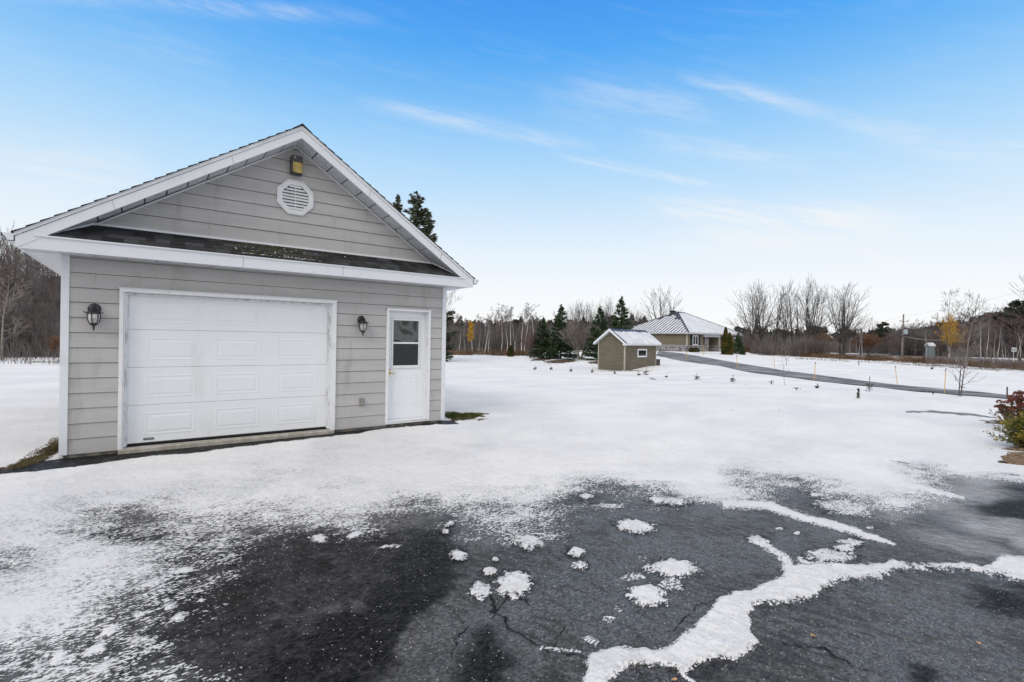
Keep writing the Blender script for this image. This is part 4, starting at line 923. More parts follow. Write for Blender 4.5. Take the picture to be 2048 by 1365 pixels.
# --- spruces and garden trees in the field
place_px('sbig', 'spruce_tree', 'tall weathered spruce, higher of the two tops behind the right garage roof slope', 'tree', 829, 386, 48, wide=1.45)
place_px('snarrow', 'spruce_tree', 'narrow tall spruce top beside the taller one behind the garage roof', 'tree', 790, 390, 49, wide=1.1)
place_px('snarrow', 'spruce_tree', 'lower ragged spruce behind the garage roof, right of the two tall tops', 'tree', 853, 424, 47, wide=1.2)
place_px('f1', 'bare_tree', 'leafless tree just visible past the right wall of the garage', 'tree', 893, 588, 52)
place_px('s0', 'spruce_tree', 'green spruce left of the taller one in the pair on the lawn', 'tree', 1085, 635, 60, wide=1.42)
place_px('s1', 'spruce_tree', 'tall green spruce with a long leader, right one of the pair on the lawn', 'tree', 1122, 610, 59, wide=1.3)
place_px('s2', 'spruce_tree', 'dark spruce standing right behind the left wall of the small shed', 'tree', 1199, 615, 55, wide=1.3)
place_px('s1', 'spruce_tree', 'pointed spruce rising above the shed roof, in front of the low house', 'tree', 1241, 594, 66, wide=1.15)
place_px('m0', 'bare_shrub', 'pale spreading leafless tree between the spruce pair and the shed', 'shrub', 1161, 645, 57, wide=1.35)
place_px('m1', 'bare_shrub', 'small bare shrub at the left foot of the spruce pair', 'shrub', 1062, 668, 60, wide=.8)
place_px('v2', 'bare_tree', 'broad leafless tree rising behind the metal roof of the low house', 'tree', 1325, 588, 118, wide=1.05)
place_px('s0', 'spruce_tree', 'bushy spruce at the right end of the low house', 'tree', 1476, 664, 73, wide=1.25)
place_px('s2', 'spruce_tree', 'little spruce in front of the bushy one by the right end of the house', 'tree', 1485, 688, 71, wide=1.2)
# cedars
def cedar(px, ytop, D, rad, label, spires=((0, 0, 1),)):
    x, y = XY(px, D); g0 = gz(x, y); H = ztop(px, ytop, D)-g0; o = thing('columnar_cedar', label, 'shrub', (x, y, g0-.05)); g = np.random.RandomState(int(px)); V = []
    for k, (ox, oy, hs) in enumerate(spires):
        m = 5200; t = g.uniform(0, 1, m)**.9; h = H*hs; rr_ = rad*np.minimum(1, (1-t)**.62*1.25)*(.75+.25*np.minimum(1, t*7)); a = g.uniform(0, 6.28, m); q = rr_*np.sqrt(g.uniform(.45, 1, m))
        c = np.stack([ox+q*np.cos(a), oy+q*np.sin(a), t*h], 1)+g.normal(0, .03, (m, 3)); u = np.stack([np.cos(a)*.35, np.sin(a)*.35, np.ones(m)], 1)+g.normal(0, .25, (m, 3)); u /= np.linalg.norm(u, axis=1)[:, None]
        v = np.cross(u, g.normal(size=(m, 3))); v /= np.linalg.norm(v, axis=1)[:, None]; s = .11
        V.append(np.stack([c-u*s, c+v*s*.4, c+u*s, c-v*s*.4], 1).reshape(-1, 3))
    V = np.vstack(V); npmesh('foliage', V, np.arange(len(V)).reshape(-1, 4), M['cedar'], parent=o)
    b = MB(); b.tube([(0, 0, -.1), (0, 0, H*.8)], [.07, .02], 6); b.obj('trunk', M['bark'], o)
cedar(1451, 655, 68, .52, 'twin-topped bronze green cedar clipped to a column before the house front', ((0, 0, 1), (.55*cos(TH), -.55*sin(TH), .80)))
cedar(1022, 692, 66, .42, 'single small rounded cedar at the far edge of the snowy lawn')

# --- broad bare trees beyond the driveway, left to right
VG = 'tall bare trees beyond the driveway'
for i, (px, yt, D, k, w) in enumerate([(1506,583,84,'v0',1.0),(1523,576,86,'v1',.8),(1545,578,88,'l0',1.),(1554,585,87,'l1',.9),(1569,577,85,'v2',.6),(1588,574,88,'l2',1.),(1600,580,88,'l0',.9),
                                (1615,571,84,'v3',.8),(1631,577,86,'v1',.8)]):
    if k[0] == 'l': lab = 'slim upright bare tree among the tall leafless row beyond the driveway'; g_ = 'slim bare trees in the row beyond the driveway'
    else: lab = 'fan-crowned bare maple in the leafless row beyond the driveway'; g_ = 'fan-crowned maples in the row beyond the driveway'
    place_px(k, 'bare_tree', lab, 'tree', px, yt, D, g_, wide=w)
place_px('v2', 'bare_tree', 'thick-trunked bare maple standing alone right of the leafless row', 'tree', 1682, 581, 82, wide=.9)
place_px('v1', 'bare_tree', 'bare maple forking from the same spot as the lone thick-trunked maple', 'tree', 1689, 590, 84, wide=.75)
place_px('v3', 'bare_tree', 'small round-crowned bare tree left of the utility pole', 'tree', 1742, 644, 130, wide=1.1)
place_px('p0', 'pine_tree', 'dark little pine left of the utility pole', 'tree', 1766, 645, 120)
place_px('f4', 'bare_tree', 'tallest bare tree behind the yellow tree by the road', 'tree', 1892, 593, 112, wide=1.1)
place_px('f2', 'bare_tree', 'bare tree between the yellow tree and the right pines', 'tree', 1949, 601, 115, wide=1.1)
place_px('v1', 'bare_tree', 'bare crown reaching in at the right picture edge above the pines', 'tree', 2092, 545, 92, wide=.9)
place_px('p1', 'pine_tree', 'big dark pine at the right picture edge behind the road sign', 'tree', 2040, 600, 98, wide=1.)
place_px('p0', 'pine_tree', 'pine behind the bare birches just left of the road sign', 'tree', 2004, 628, 118, wide=1.2)
place_px('yel2', 'yellow_tree', 'tree holding orange yellow leaves beside the road at right', 'tree', 1899, 641, 92, wide=.72)
place_px('yel', 'yellow_tree', 'small yellow-leaved birch at the foot of the wood beyond the lawn', 'tree', 945, 650, 82, wide=1.0)
place_px('pale', 'pale_tree', 'pale slender multi-branched young tree in the ditch before the yellow tree', 'tree', 1931, 640, 47, wide=1.3)
place_px('m0', 'bare_shrub', 'pale thicket shrub around the foot of the young tree by the ditch', 'shrub', 1930, 695, 48, wide=1.2)
place_px('rust', 'rusty_shrub', 'rust-leaved shrub right of the house before the bare row', 'shrub', 1512, 682, 88, wide=1.5)
for px, yt in ((1722, 676), (1738, 672)): place_px('rust', 'rusty_shrub', 'orange-brown young oak right of the lone maple', 'shrub', px, yt, 100, 'orange-brown young oaks right of the lone maple', wide=1.1)
place_px('rust', 'rusty_shrub', 'rust-leaved shrub behind the bare row, left of the lone maple', 'shrub', 1641, 672, 112, wide=1.3)
place_px('rust', 'rusty_sapling', 'rust-leaved sapling at the edge of the left wood beside the garage', 'sapling', 108, 676, 33, wide=.5)
place_px('pale', 'pale_tree', 'pale young tree with long bare side limbs at the left picture edge', 'tree', 4, 560, 32, wide=1.4)

# --- woods: every trunk its own tree
def wood(n, px0, px1, D0, D1, keys, top, jit, name, label, group, wide=(.8, 1.1)):
    for i in range(n):
        px = px0+(px1-px0)*(i+R.random())/n; D = R.uniform(D0, D1); yt = top(px)+R.uniform(-jit*.4, jit)
        place_px(R.choice(keys), name, label, 'tree', px, yt, D, group, wide=R.uniform(*wide))
wood(52, -60, 150, 38, 56, ['f0', 'f1', 'f2', 'f3', 'f4', 'f0', 'f1'], lambda x: 492+.30*x, 40, 'bare_tree', 'dark bare trunk in the dense wood left of the garage', 'bare trees in the wood left of the garage', (.7, 1.))
wood(12, -60, 150, 34, 40, ['f1', 'f3'], lambda x: 560+.2*x, 60, 'bare_tree', 'slighter bare tree at the front edge of the left wood', 'slight trees at the front of the left wood', (.8, 1.2))
wood(4, 0, 130, 40, 50, ['fir'], lambda x: 560, 40, 'fir_tree', 'dark fir half hidden in the left wood', 'dark firs in the left wood', (1, 1.3))
for px, yt, D in [(992,621,96),(1003,613,94),(1009,628,97),(1021,617,92),(1032,616,93),(1044,613,90),(1049,622,92),(1065,612,95),(1078,636,93),(978,640,92),(970,642,90),(958,655,90),(930,650,92),(920,655,95)]:
    place_px(R.choice(['b0', 'b1', 'b2', 'b3']), 'birch_tree', 'white-stemmed birch at the front of the wood beyond the lawn', 'tree', px, yt, D-8+R.uniform(-3, 12), 'birches at the front of the wood beyond the lawn', wide=R.uniform(.8, 1.3))
wood(12, 900, 1100, 92, 110, ['b0', 'b1', 'b2', 'b3'], lambda x: 652, 16, 'birch_tree', 'short white-stemmed birch deep in the wood beyond the lawn', 'short birches in the wood beyond the lawn', (1.2, 1.6))
wood(34, 880, 1300, 112, 140, ['g0', 'g1', 'r0', 'r1'], lambda x: 638, 16, 'bare_tree', 'grey bare tree in the wood between garage and house', 'bare trees in the wood between garage and house', (.9, 1.3))
wood(30, 885, 1310, 140, 165, ['p0', 'fir', 's0', 's1', 'g0'], lambda x: 634, 14, 'evergreen_tree', 'dark evergreen on the skyline of the wood between garage and house', 'dark pines of the wood between garage and house', (1.3, 1.7))
for px, yt in [(1141,622),(1150,613),(1158,609),(1166,611),(1173,616),(1187,612),(1206,608),(1214,606),(1219,610),(1255,622),(1266,620),(1276,628)]:
    place_px(R.choice(['v0', 'v1', 'v3']), 'bare_tree', 'feathery bare crown showing between the spruces', 'tree', px, yt, R.uniform(98, 112), 'bare crowns behind the spruces', wide=.55)
wood(16, 1480, 1780, 110, 135, ['g0', 'g1', 'r0'], lambda x: 660, 14, 'bare_tree', 'low bare tree in the far wood behind the leafless row', 'low bare trees behind the leafless row', (1, 1.4))
wood(22, 1460, 1800, 150, 180, ['p0', 'p1', 'fir'], lambda x: 655, 12, 'pine_tree', 'dark pine on the skyline behind the leafless row', 'dark pines behind the leafless row', (1.3, 1.8))
wood(30, 1790, 2070, 112, 132, ['g0', 'g1', 'r0', 'r1'], lambda x: 660-.17*(x-1790), 22, 'bare_tree', 'reddish bare tree in the wood across the road', 'bare trees in the wood across the road', (1, 1.4))
wood(26, 1780, 2070, 96, 116, ['r0', 'r1', 'g0'], lambda x: 672-.14*(x-1790), 16, 'bare_tree', 'brushy young bare tree along the far side of the road', 'young bare trees along the far side of the road', (1.2, 1.7))
wood(12, 1830, 2060, 130, 140, ['p0', 'p1'], lambda x: 668-.2*(x-1790), 14, 'pine_tree', 'dark pine inside the wood across the road', 'dark pines in the wood across the road', (1.3, 1.6))
for px, yt in [(1852,668),(1962,648),(1975,652),(1988,672),(2007,680),(2011,690),(1995,660),(2034,672),(2040,668),(1716,676),(1724,672),(1700,684),(1655,690),(1712,690)]:
    place_px(R.choice(['b0', 'b1', 'b2', 'b3']), 'birch_tree', 'thin white birch near the road at right', 'tree', px, yt-8, R.uniform(84, 92), 'thin birches near the road', wide=1.)

# --- stuff: far wood, undergrowth, dry grass
def stems(name, n, place_fn, hgt, rad, m, label, lean=.18, seed=1, bran=2):
    g = np.random.RandomState(seed); P = place_fn(g, n); x, y = P[:, 0], P[:, 1]; z = terr(x, y)-.05; k = len(x)
    h = g.uniform(hgt[0], hgt[1], k)*(P[:, 2] if P.shape[1] > 2 else 1); lx = g.normal(0, lean, k)*h; ly = g.normal(0, lean, k)*h
    S = [np.stack([x, y, z, x+lx, y+ly, z+h, np.full(k, rad), np.full(k, rad*.35)], 1)]
    for _ in range(bran):
        t = g.uniform(.3, .85, k); a = g.uniform(0, 6.28, k); q = h*g.uniform(.2, .45, k)
        S.append(np.stack([x+lx*t, y+ly*t, z+h*t, x+lx*t+np.cos(a)*q*.6, y+ly*t+np.sin(a)*q*.6, z+h*t+q*.8, np.full(k, rad*.6), np.full(k, rad*.25)], 1))
    V, Q = segmesh(np.vstack(S), 3); return npmesh(name, V, Q, m, kind='stuff', label=label)
def bandfn(pts, Dj):
    """scatter about a polyline of (px, D); Dj = depth spread"""
    P = np.array(pts, float)
    def fn(g, n):
        px = g.uniform(P[0, 0], P[-1, 0], n); D = np.interp(px, P[:, 0], P[:, 1])+g.uniform(0, 1, n)*Dj
        xy = np.array([XY(a, b) for a, b in zip(px, D)]); cl = fbm(xy[:, 0]*.45+7, xy[:, 1]*.45, 91)
        keep = g.rand(n) < sm(.30, .62, cl)*1.2+.12; return np.column_stack([xy, .55+.9*cl])[keep]
    return fn
stems('undergrowth', 5500, bandfn([(-80, 35), (150, 37)], 24), (.8, 4.5), .02, M['brush'], 'snowy brushwood under the left wood', .14, 2, 4)
stems('undergrowth', 9000, bandfn([(880, 93), (1120, 92), (1330, 95)], 34), (1.2, 4.8), .035, M['brush'], 'brushwood filling the wood between garage and house', .14, 3, 4)
stems('undergrowth', 5000, bandfn([(1470, 100), (1700, 114), (1800, 114)], 34), (1.2, 4.), .035, M['brush'], 'brushwood filling the far wood behind the leafless row', .14, 4, 4)
stems('undergrowth', 9000, bandfn([(1780, 104), (2080, 98)], 26), (1.5, 6.), .035, M['brush'], 'brushwood along the far side of the road', .13, 5, 4)
stems('dry_grass', 3600, bandfn([(880, 67), (1060, 68), (1090, 76)], 7), (.2, .8), .02, M['dry'], 'russet dead grass along the far edge of the lawn', .2, 6, 2)
stems('dry_grass', 11000, bandfn([(1600, 74), (1680, 66), (1780, 60), (1900, 53), (1990, 46), (2090, 41)], 8), (.2, .72), .016, M['dry'], 'russet dead grass along the ditch at right', .2, 7, 2)
stems('dry_grass', 2600, bandfn([(1480, 86), (1640, 76)], 8), (.4, 1.0), .022, M['dry'], 'dead grass under the leafless row', .2, 8, 2)
stems('field_stubble', 1500, bandfn([(1590, 62), (1700, 56), (1850, 48), (2000, 41)], 7), (.06, .2), .02, M['stubble'], 'dead stubble poking through thin snow before the ditch', .5, 9, 1)
stems('thicket', 1200, bandfn([(1500, 78), (1660, 76)], 8), (.8, 3.2), .022, M['brush'], 'brushy thicket at the feet of the leafless row', .2, 10, 4)
stems('weed_stalks', 350, bandfn([(1850, 47), (2080, 39)], 6), (.8, 2.0), .012, M['brush'], 'tall dead weed stalks in the ditch', .12, 11, 2)
stems('weed_stalks', 420, bandfn([(-80, 28), (140, 29)], 9), (.3, 1.3), .012, M['brush'], 'dead weed stalks before the left wood', .15, 12, 2)
def nearfield(g, n):
    px = g.uniform(120, 1980, n); D = 11+g.rand(n)**.8*30; return np.array([XY(a, b) for a, b in zip(px, D)])
stems('weed_tips', 170, nearfield, (.03, .10), .004, M['dry'], 'few dead grass tips poking through the lawn snow', .5, 15, 2)
def farwood(name, label, px0, px1, D0, D1, top, n, seed):
    g = np.random.RandomState(seed); rg = random.Random(seed); V = []; Qs = []; o = 0; S = []
    for i in range(n):
        px = rg.uniform(px0, px1); D = rg.uniform(D0, D1); x, y = XY(px, D); z = gz(x, y); H = ztop(px, top(px)+rg.uniform(-4, 9), D)-z; m = 120; w = H*rg.uniform(.16, .26)
        t = g.uniform(.08, 1, m); a = g.uniform(0, 6.28, m); q = w*np.sqrt(g.uniform(0, 1, m))*np.minimum(1, (1.02-t)*1.8); c = np.stack([x+q*np.cos(a), y+q*np.sin(a), z+t*H], 1)
        u = g.normal(size=(m, 3)); u[:, 2] += .8; u /= np.linalg.norm(u, axis=1)[:, None]; v = np.cross(u, g.normal(size=(m, 3))); v /= np.linalg.norm(v, axis=1)[:, None]; s = H*.075
        V.append(np.stack([c-u*s, c+v*s*.28, c+u*s, c-v*s*.28], 1).reshape(-1, 3))
        S.append((x, y, z-.2, x, y, z+H*.7, .12, .05))
    V = np.vstack(V); Q = np.arange(len(V)).reshape(-1, 4); tv, tq = segmesh(S, 4)
    return npmesh(name, np.vstack([V, tv]), np.vstack([Q, tq+len(V)]), [M['farfol'], M['darkbark']], np.r_[np.zeros(len(Q), int), np.ones(len(tq), int)], kind='stuff', label=label)
M['farfol'] = mat('distant_mixed_crowns', (.06, .064, .05), .95, .1, col2=(.175, .13, .118), scale=.09, c2pos=(.4, .6))
farwood('distant_wood', 'far mixed wood closing the view between garage and house', 860, 1340, 150, 190, lambda x: 644, 330, 21)
farwood('distant_wood', 'far mixed wood closing the view right of the house', 1400, 1830, 160, 210, lambda x: 662 if x < 1640 or x > 1700 else 672, 330, 22)
farwood('distant_wood', 'far mixed wood across the road at right', 1800, 2110, 130, 175, lambda x: 668-.2*(x-1800), 330, 23)
farwood('distant_wood', 'depth of the left wood', -90, 160, 58, 90, lambda x: 560, 100, 24)
farwood('distant_wood', 'far wood hidden behind the garage', 130, 880, 150, 200, lambda x: 640, 200, 25)

# ------------------------------------------------------------------ shed and low house (built in lateral/depth axes of the yard)
LAT = np.array([cos(TH), -sin(TH)]); FWD = np.array([sin(TH), cos(TH)])
def LD(x, d): q = CAM[:2]+LAT*x+FWD*d; return float(q[0]), float(q[1])
class Frame:
    """local axes: a (leftwards/away), b (rightwards/away) from a corner"""
    def __init__(s, X, D, a, b):
        s.o = np.array(LD(X, D)); s.a = unit(LAT*a[0]+FWD*a[1]); s.b = unit(LAT*b[0]+FWD*b[1])
        s.b = unit(s.b-s.a*(s.a@s.b))
    def P(s, ta, tb, z): q = s.a*ta+s.b*tb; return (q[0], q[1], z)
    def box(s, m, a0, a1, b0, b1, z0, z1):
        m.ext([s.P(a0, b0, z0), s.P(a1, b0, z0), s.P(a1, b1, z0), s.P(a0, b1, z0)], (0, 0, z1-z0)); return m
sf = Frame(8.68, 38, (-.70, .714), (.714, .70)); LA, LB = 2.46, 4.7
sh = thing('garden_shed', 'small olive-tan clapboard shed with snowy gabled metal roof on the field', 'shed', (sf.o[0], sf.o[1], 0))
zb, ze, zp = -.74, 1.50, 2.42
def laps(fr, m, axis, t0, t1, z0, z1, gable=None, step=.13, out=.014):
    """clapboards on face b=0 (axis 'a') or a=0 (axis 'b')"""
    n = max(1, int(round((z1-z0)/step)))
    for k in range(n):
        q0 = z0+(z1-z0)*k/n; q1 = z0+(z1-z0)*(k+1)/n; u0_, u1_, v0_, v1_ = t0, t1, t0, t1
        if gable:
            c, top, base = gable; 
            w0 = (top-q0)/(top-base)*(t1-t0)/2; w1 = (top-q1)/(top-base)*(t1-t0)/2; u0_, u1_, v0_, v1_ = c-w0, c+w0, c-w1, c+w1
        if axis == 'a': f = lambda t, o, z: fr.P(t, -o, z)
        else: f = lambda t, o, z: fr.P(-o, t, z)
        m.add([f(u0_, 0, q0), f(u1_, 0, q0), f(u1_, out, q0), f(u0_, out, q0), f(v0_, .001, q1), f(v1_, .001, q1)], [(0, 1, 2, 3), (3, 2, 5, 4), (0, 3, 4), (2, 1, 5)])
b = MB(); sf.box(b, .012, LA-.0, .012, LB, zb, ze); b.ext([sf.P(.012, .012, ze), sf.P(LA, .012, ze), sf.P(LA/2, .012, zp-.08)], tuple(np.array(sf.P(0, LB-.02, 0))))
laps(sf, b, 'a', .0, LA, zb, ze); laps(sf, b, 'a', 0, LA, ze, zp-.02, (LA/2, zp-.02, ze)); 
W0, W1, Wz0, Wz1 = 2.35, 3.55, .27, .93
def tb_of(fr, px, off=0):
    lo, hi = -2, 40
    d = ray(px, 678)[:2]; 
    for _ in range(50):
        m = (lo+hi)/2; q = fr.o+fr.b*m+fr.a*off-CAM[:2]
        if (d[0]*q[1]-d[1]*q[0]) > 0: lo = m
        else: hi = m
    return (lo+hi)/2
W0, W1 = tb_of(sf, 1275), tb_of(sf, 1293.5)
if W0 > W1: W0, W1 = W1, W0
laps(sf, b, 'b', 0, LB, zb, ze)
b.obj('wall', M['shedside'], sh)
b = MB(); sf.box(b, -.03, .06, -.03, .06, zb, ze); sf.box(b, LA-.06, LA+.02, -.025, .02, zb, ze); b.obj('corner_trim', M['shedtrim'], sh)
b = MB(); sf.box(b, -.03, .02, LB-.06, LB+.02, zb, ze); b.obj('corner_trim', M['shedtrim'], sh)
b = MB(); sf.box(b, -.02, LA, -.02, LB, zb-.25, zb); b.obj('skid_base', M['darkbark'], sh)
oh, fo = .28, .35
rs = (zp-ze)/(LA/2)
def roofpl(m, sgn, dz0, dz1, b0, b1, ov=oh):
    c = LA/2; e = c+ov; z = lambda t: zp+.05-rs*t
    m.ext([sf.P(c, b0, z(0)+dz0), sf.P(c, b0, z(0)+dz1), sf.P(c+sgn*e, b0, z(e)+dz1), sf.P(c+sgn*e, b0, z(e)+dz0)], tuple(np.array(sf.P(0, b1-b0, 0))))
b = MB(); roofpl(b, 1, 0, .03, -fo+.02, LB+.3); roofpl(b, -1, 0, .03, -fo+.02, LB+.3); b.obj('metal_roof', M['metalroof'], sh)
b = MB(); c = LA/2
for sgn in (1, -1):                                       # snow blanket leaves the ridge bare
    k0 = .26 if sgn < 0 else .3; e = c+oh+.03; z = lambda t: zp+.05-rs*t; n = 24; V = []
    for i in range(n+1):
        bb = -fo+.12+(LB+.3+fo-.12)*i/n; j = R.uniform(-.05, .06); q = R.uniform(-.03, .03)
        for t, h in ((k0+j, .032), (k0+j+.06, .075), (e-.05, .10), (e+.02+q, .07), (e+.02+q, -.02+q)): V.append((*sf.P(c+sgn*t, bb, 0)[:2], z(t)+h))
    b.add(V, [(i*5+k, i*5+k+1, i*5+6+k, i*5+5+k) for i in range(n) for k in range(4)])
b.obj('roof_snow', M['roofsnow'], sh, smooth=True)
for sgn in (1, -1):
    b = MB(); e = c+oh; z = lambda t: zp+.05-rs*t
    b.ext([sf.P(c, -fo, z(0)+.035), sf.P(c+sgn*e, -fo, z(e)+.035), sf.P(c+sgn*e, -fo, z(e)-.13), sf.P(c, -fo, z(0)-.17)], tuple(np.array(sf.P(0, .03, 0)))); b.obj('barge_board', M['white'], sh)
b = MB(); e = c+oh; z = lambda t: zp+.05-rs*t
for sgn in (1, -1): b.ext([sf.P(c, -fo+.03, z(0)-.14), sf.P(c+sgn*e, -fo+.03, z(e)-.1), sf.P(c+sgn*e, -fo+.03, z(e)-.12), sf.P(c, -fo+.03, z(0)-.16)], tuple(np.array(sf.P(0, fo-.02, 0))))
sf.box(b, -oh-.02, .0, -fo+.03, LB+.3, z(e)-.13, z(e)-.0); b.obj('eave_fascia', M['white'], sh)
b = MB()
def wframe(fr, m, t0, t1, z0, z1, w, o0, o1):
    for u0_, u1_, q0, q1 in ((t0, t1, z0, z0+w), (t0, t1, z1-w, z1), (t0, t0+w, z0+w, z1-w), (t1-w, t1, z0+w, z1-w)): fr.box(m, -o1, -o0, u0_, u1_, q0, q1)
wframe(sf, b, W0, W1, Wz0, Wz1, .11, .005, .05); wn = b.obj('window', M['whitetrim'], sh)
b = MB(); sf.box(b, -.03, -.01, W0+.1, W1-.1, Wz0+.1, Wz1-.1); b.obj('window_pane', M['pane'], wn)
# bin by the shed
q = sf.P(.1, LB+.45, 0); bx, by = sf.o[0]+q[0], sf.o[1]+q[1]; g0 = gz(bx, by)
b = MB(); b.lathe((0, 0, 0), [(0, -.05), (.17, -.05), (.20, .02), (.22, .50), (.235, .50), (.235, .53), (.0, .55)], 14); o = b.obj('rubbish_bin', M['stake'], None, smooth=False, label='dark lidded bin at the far corner of the olive shed', cat='bin', loc=(bx, by, g0))

hf = Frame(27.05, 76, (-.6, .8), (.8, .6)); HA, HB = 14.2, 16.3; g0 = .02; ev = 3.02
ho = thing('low_house', 'single-storey tan house with stone base under a snowy hipped metal roof', 'house', (hf.o[0], hf.o[1], 0))
o_ = .55
def tbp(px): return tb_of(hf, px, o_)
b = MB(); hf.box(b, o_+.02, HA-o_, o_+.02, tbp(1406), 1.0, ev-.15); p0_, p1_ = tbp(1422.5), tbp(1437)
hf.box(b, o_+.02, HA-o_, p1_, HB-o_, 1.0, ev-.15); hf.box(b, o_+2.2, HA-o_, tbp(1406), p1_, -.1, ev-.15)
class Off(Frame):
    def __init__(s, fr, da, db): s.o = fr.o; s.a = fr.a; s.b = fr.b; s.da = da; s.db = db
    def P(s, ta, tb, z): q = s.a*(ta+s.da)+s.b*(tb+s.db); return (q[0], q[1], z)
ow = Off(hf, o_, o_)
laps(ow, b, 'a', 0, HA-2*o_, 1.0, ev-.15, step=.2, out=.03); laps(ow, b, 'b', 0, tbp(1406)-o_, 1.0, ev-.15, step=.2, out=.03); laps(ow, b, 'b', p1_-o_, HB-2*o_, 1.0, ev-.15, step=.2, out=.03)
b.obj('wall', M['housetan'], ho)
b = MB(); hf.box(b, o_-.08, HA-o_, o_-.08, tbp(1406), -.8, .96); hf.box(b, o_-.08, HA-o_, p1_-.02, HB-o_+.08, -.8, .96); hf.box(b, o_+.4, o_+1.1, tbp(1414), p0_, -.5, ev-.2)
b.obj('stone_base', M['stone'], ho)
b = MB(); hf.box(b, o_-.14, HA-o_, o_-.14, tbp(1406)+.02, .96, 1.02); hf.box(b, o_-.14, HA-o_, p1_-.04, HB-o_+.14, .96, 1.02); b.obj('stone_ledge', M['farwhite'], ho)
b = MB(); hf.box(b, o_-.05, o_+.12, o_-.05, o_+.12, 1.02, ev-.15); hf.box(b, o_-.05, o_+.12, p1_, p1_+.3, -.1, ev-.15); hf.box(b, o_-.05, o_+.1, HB-o_-.15, HB-o_+.03, 1.02, ev-.15); b.obj('corner_trim', M['shedtrim'], ho)
b = MB(); hf.box(b, .25, .55, tbp(1405.5), p1_+.1, ev-.62, ev-.18); b.obj('porch_beam', M['farwhite'], ho)
b = MB(); hf.box(b, o_+.9, o_+1.0, tbp(1407), tbp(1413.5), .1, 2.35); b.obj('front_door', M['darkdoor'], ho)
for (xa, xb, za, zb_) in ((1384.5, 1395.5, 1.06, 2.6), (1446, 1450, 1.1, 2.5)):
    ta, tb = tbp(xa), tbp(xb); b = MB(); wframe(ow, b, ta-o_, tb-o_, za, zb_, .13, .03, .10); ow.box(b, -.09, -.03, (ta+tb)/2-o_-.06, (ta+tb)/2-o_+.06, za, zb_); w = b.obj('window', M['whitetrim'], ho)
    b = MB(); ow.box(b, -.07, -.03, ta-o_+.1, tb-o_-.1, za+.1, zb_-.1); b.obj('window_pane', M['pane'], w)
    for s0, s1 in ((ta-.55, ta-.06), (tb+.06, tb+.55)):
        b = MB(); ow.box(b, -.09, -.03, s0-o_, s1-o_, za-.02, zb_+.05); b.obj('shutter', M['shutter'], ho)
b = MB(); ow.box(b, -.2, -.03, tbp(1466)-o_, tbp(1469)-o_, 2.2, 2.6); b.obj('wall_lamp', M['farwhite'], ho)
# hipped roof: corners and ridge
k = 7.0; zr = 6.62
cs = [hf.P(0, 0, ev), hf.P(0, HB, ev), hf.P(HA, HB, ev), hf.P(HA, 0, ev)]; r1_, r2_ = hf.P(k, k, zr), hf.P(k, HB-k, zr)
b = MB(); b.add(cs+[r1_, r2_], [(0, 1, 5, 4), (1, 2, 5), (2, 3, 4, 5), (3, 0, 4), (3, 2, 1, 0)]); b.obj('metal_roof', M['metalroof'], ho)
def lift(p, h): return (p[0], p[1], p[2]+h)
def lerp(p, q, t): return tuple(p[i]*(1-t)+q[i]*t for i in range(3))
b = MB()                                                 # front slope: unbroken thin snow
A0, A1, B0, B1 = lerp(cs[0], cs[1], .02), lerp(cs[0], cs[1], .995), lerp(r1_, r2_, .25), lerp(r1_, r2_, 1)
B0 = lerp(B0, A0, .03); B1 = lerp(B1, A1, .02)
b.add([lift(p, h) for h in (.02, .07) for p in (A0, A1, B1, B0)], [(4, 5, 6, 7), (0, 1, 5, 4), (1, 2, 6, 5), (2, 3, 7, 6), (3, 0, 4, 7)]); b.obj('roof_snow', M['roofsnow'], ho)
b = MB(); NS = 22                                        # left slope: snow lying between standing seams
def onslope(t, u):                                       # t along eave cs[0]->cs[3], u up slope
    return lerp(lerp(cs[0], cs[3], t), lerp(r1_, r1_, t), u)
for i in range(NS):
    t0, t1 = (i+.2)/NS, (i+.8)/NS
    f = lambda t: min(t/(k/HA), (1-t)/(1-k/HA))          # height share where the panel meets a hip
    um0, um1 = f(t0)*.97, f(t1)*.97
    top = R.uniform(.80, .98) if .3 < t0 < .62 else 1
    def pt(t, u): q = hf.P(HA*t, k*u, ev+(zr-ev)*u); return lift(q, .05)
    b.add([pt(t0, .0), pt(t1, .0), pt(t1, um1*top), pt(t0, um0*top)], [(0, 1, 2, 3)]); n0 = len(b.v)
    b.v[-4:] = [tuple(v) for v in b.v[-4:]]; q = b.v[-4:]; b.add([lift(v, -.045) for v in q]+q, [(0, 1, 5, 4), (1, 2, 6, 5), (2, 3, 7, 6), (3, 0, 4, 7)])
b.obj('roof_snow', M['roofsnow'], ho)
b = MB()
for i in range(NS+1):
    t = i/NS; u = min(t/(k/HA), (1-t)/(1-k/HA)); p = hf.P(HA*t, 0, ev+.02); q = hf.P(HA*t, k*u, ev+(zr-ev)*u+.02); b.tube([p, q], .032, 4)
for p, q in ((cs[0], r1_), (cs[3], r1_), (cs[1], r2_), (cs[2], r2_), (r1_, r2_)): b.tube([lift(p, .03), lift(q, .03)], .11, 5)
b.obj('roof_seam', M['metalroof'], ho)
b = MB(); hf.box(b, -.02, .0, 0, HB, ev-.22, ev+.02); hf.box(b, 0, HA, -.02, .0, ev-.22, ev+.02); b.obj('eave_fascia', M['farwhite'], ho)
b = MB(); q = hf.P(8.6, 8.2, 0); b.box(q[0]-.4, q[0]+.4, q[1]-.3, q[1]+.3, 5.6, 6.95); b.box(q[0]-.5, q[0]+.5, q[1]-.4, q[1]+.4, 6.95, 7.05); b.obj('chimney', M['black'], ho)
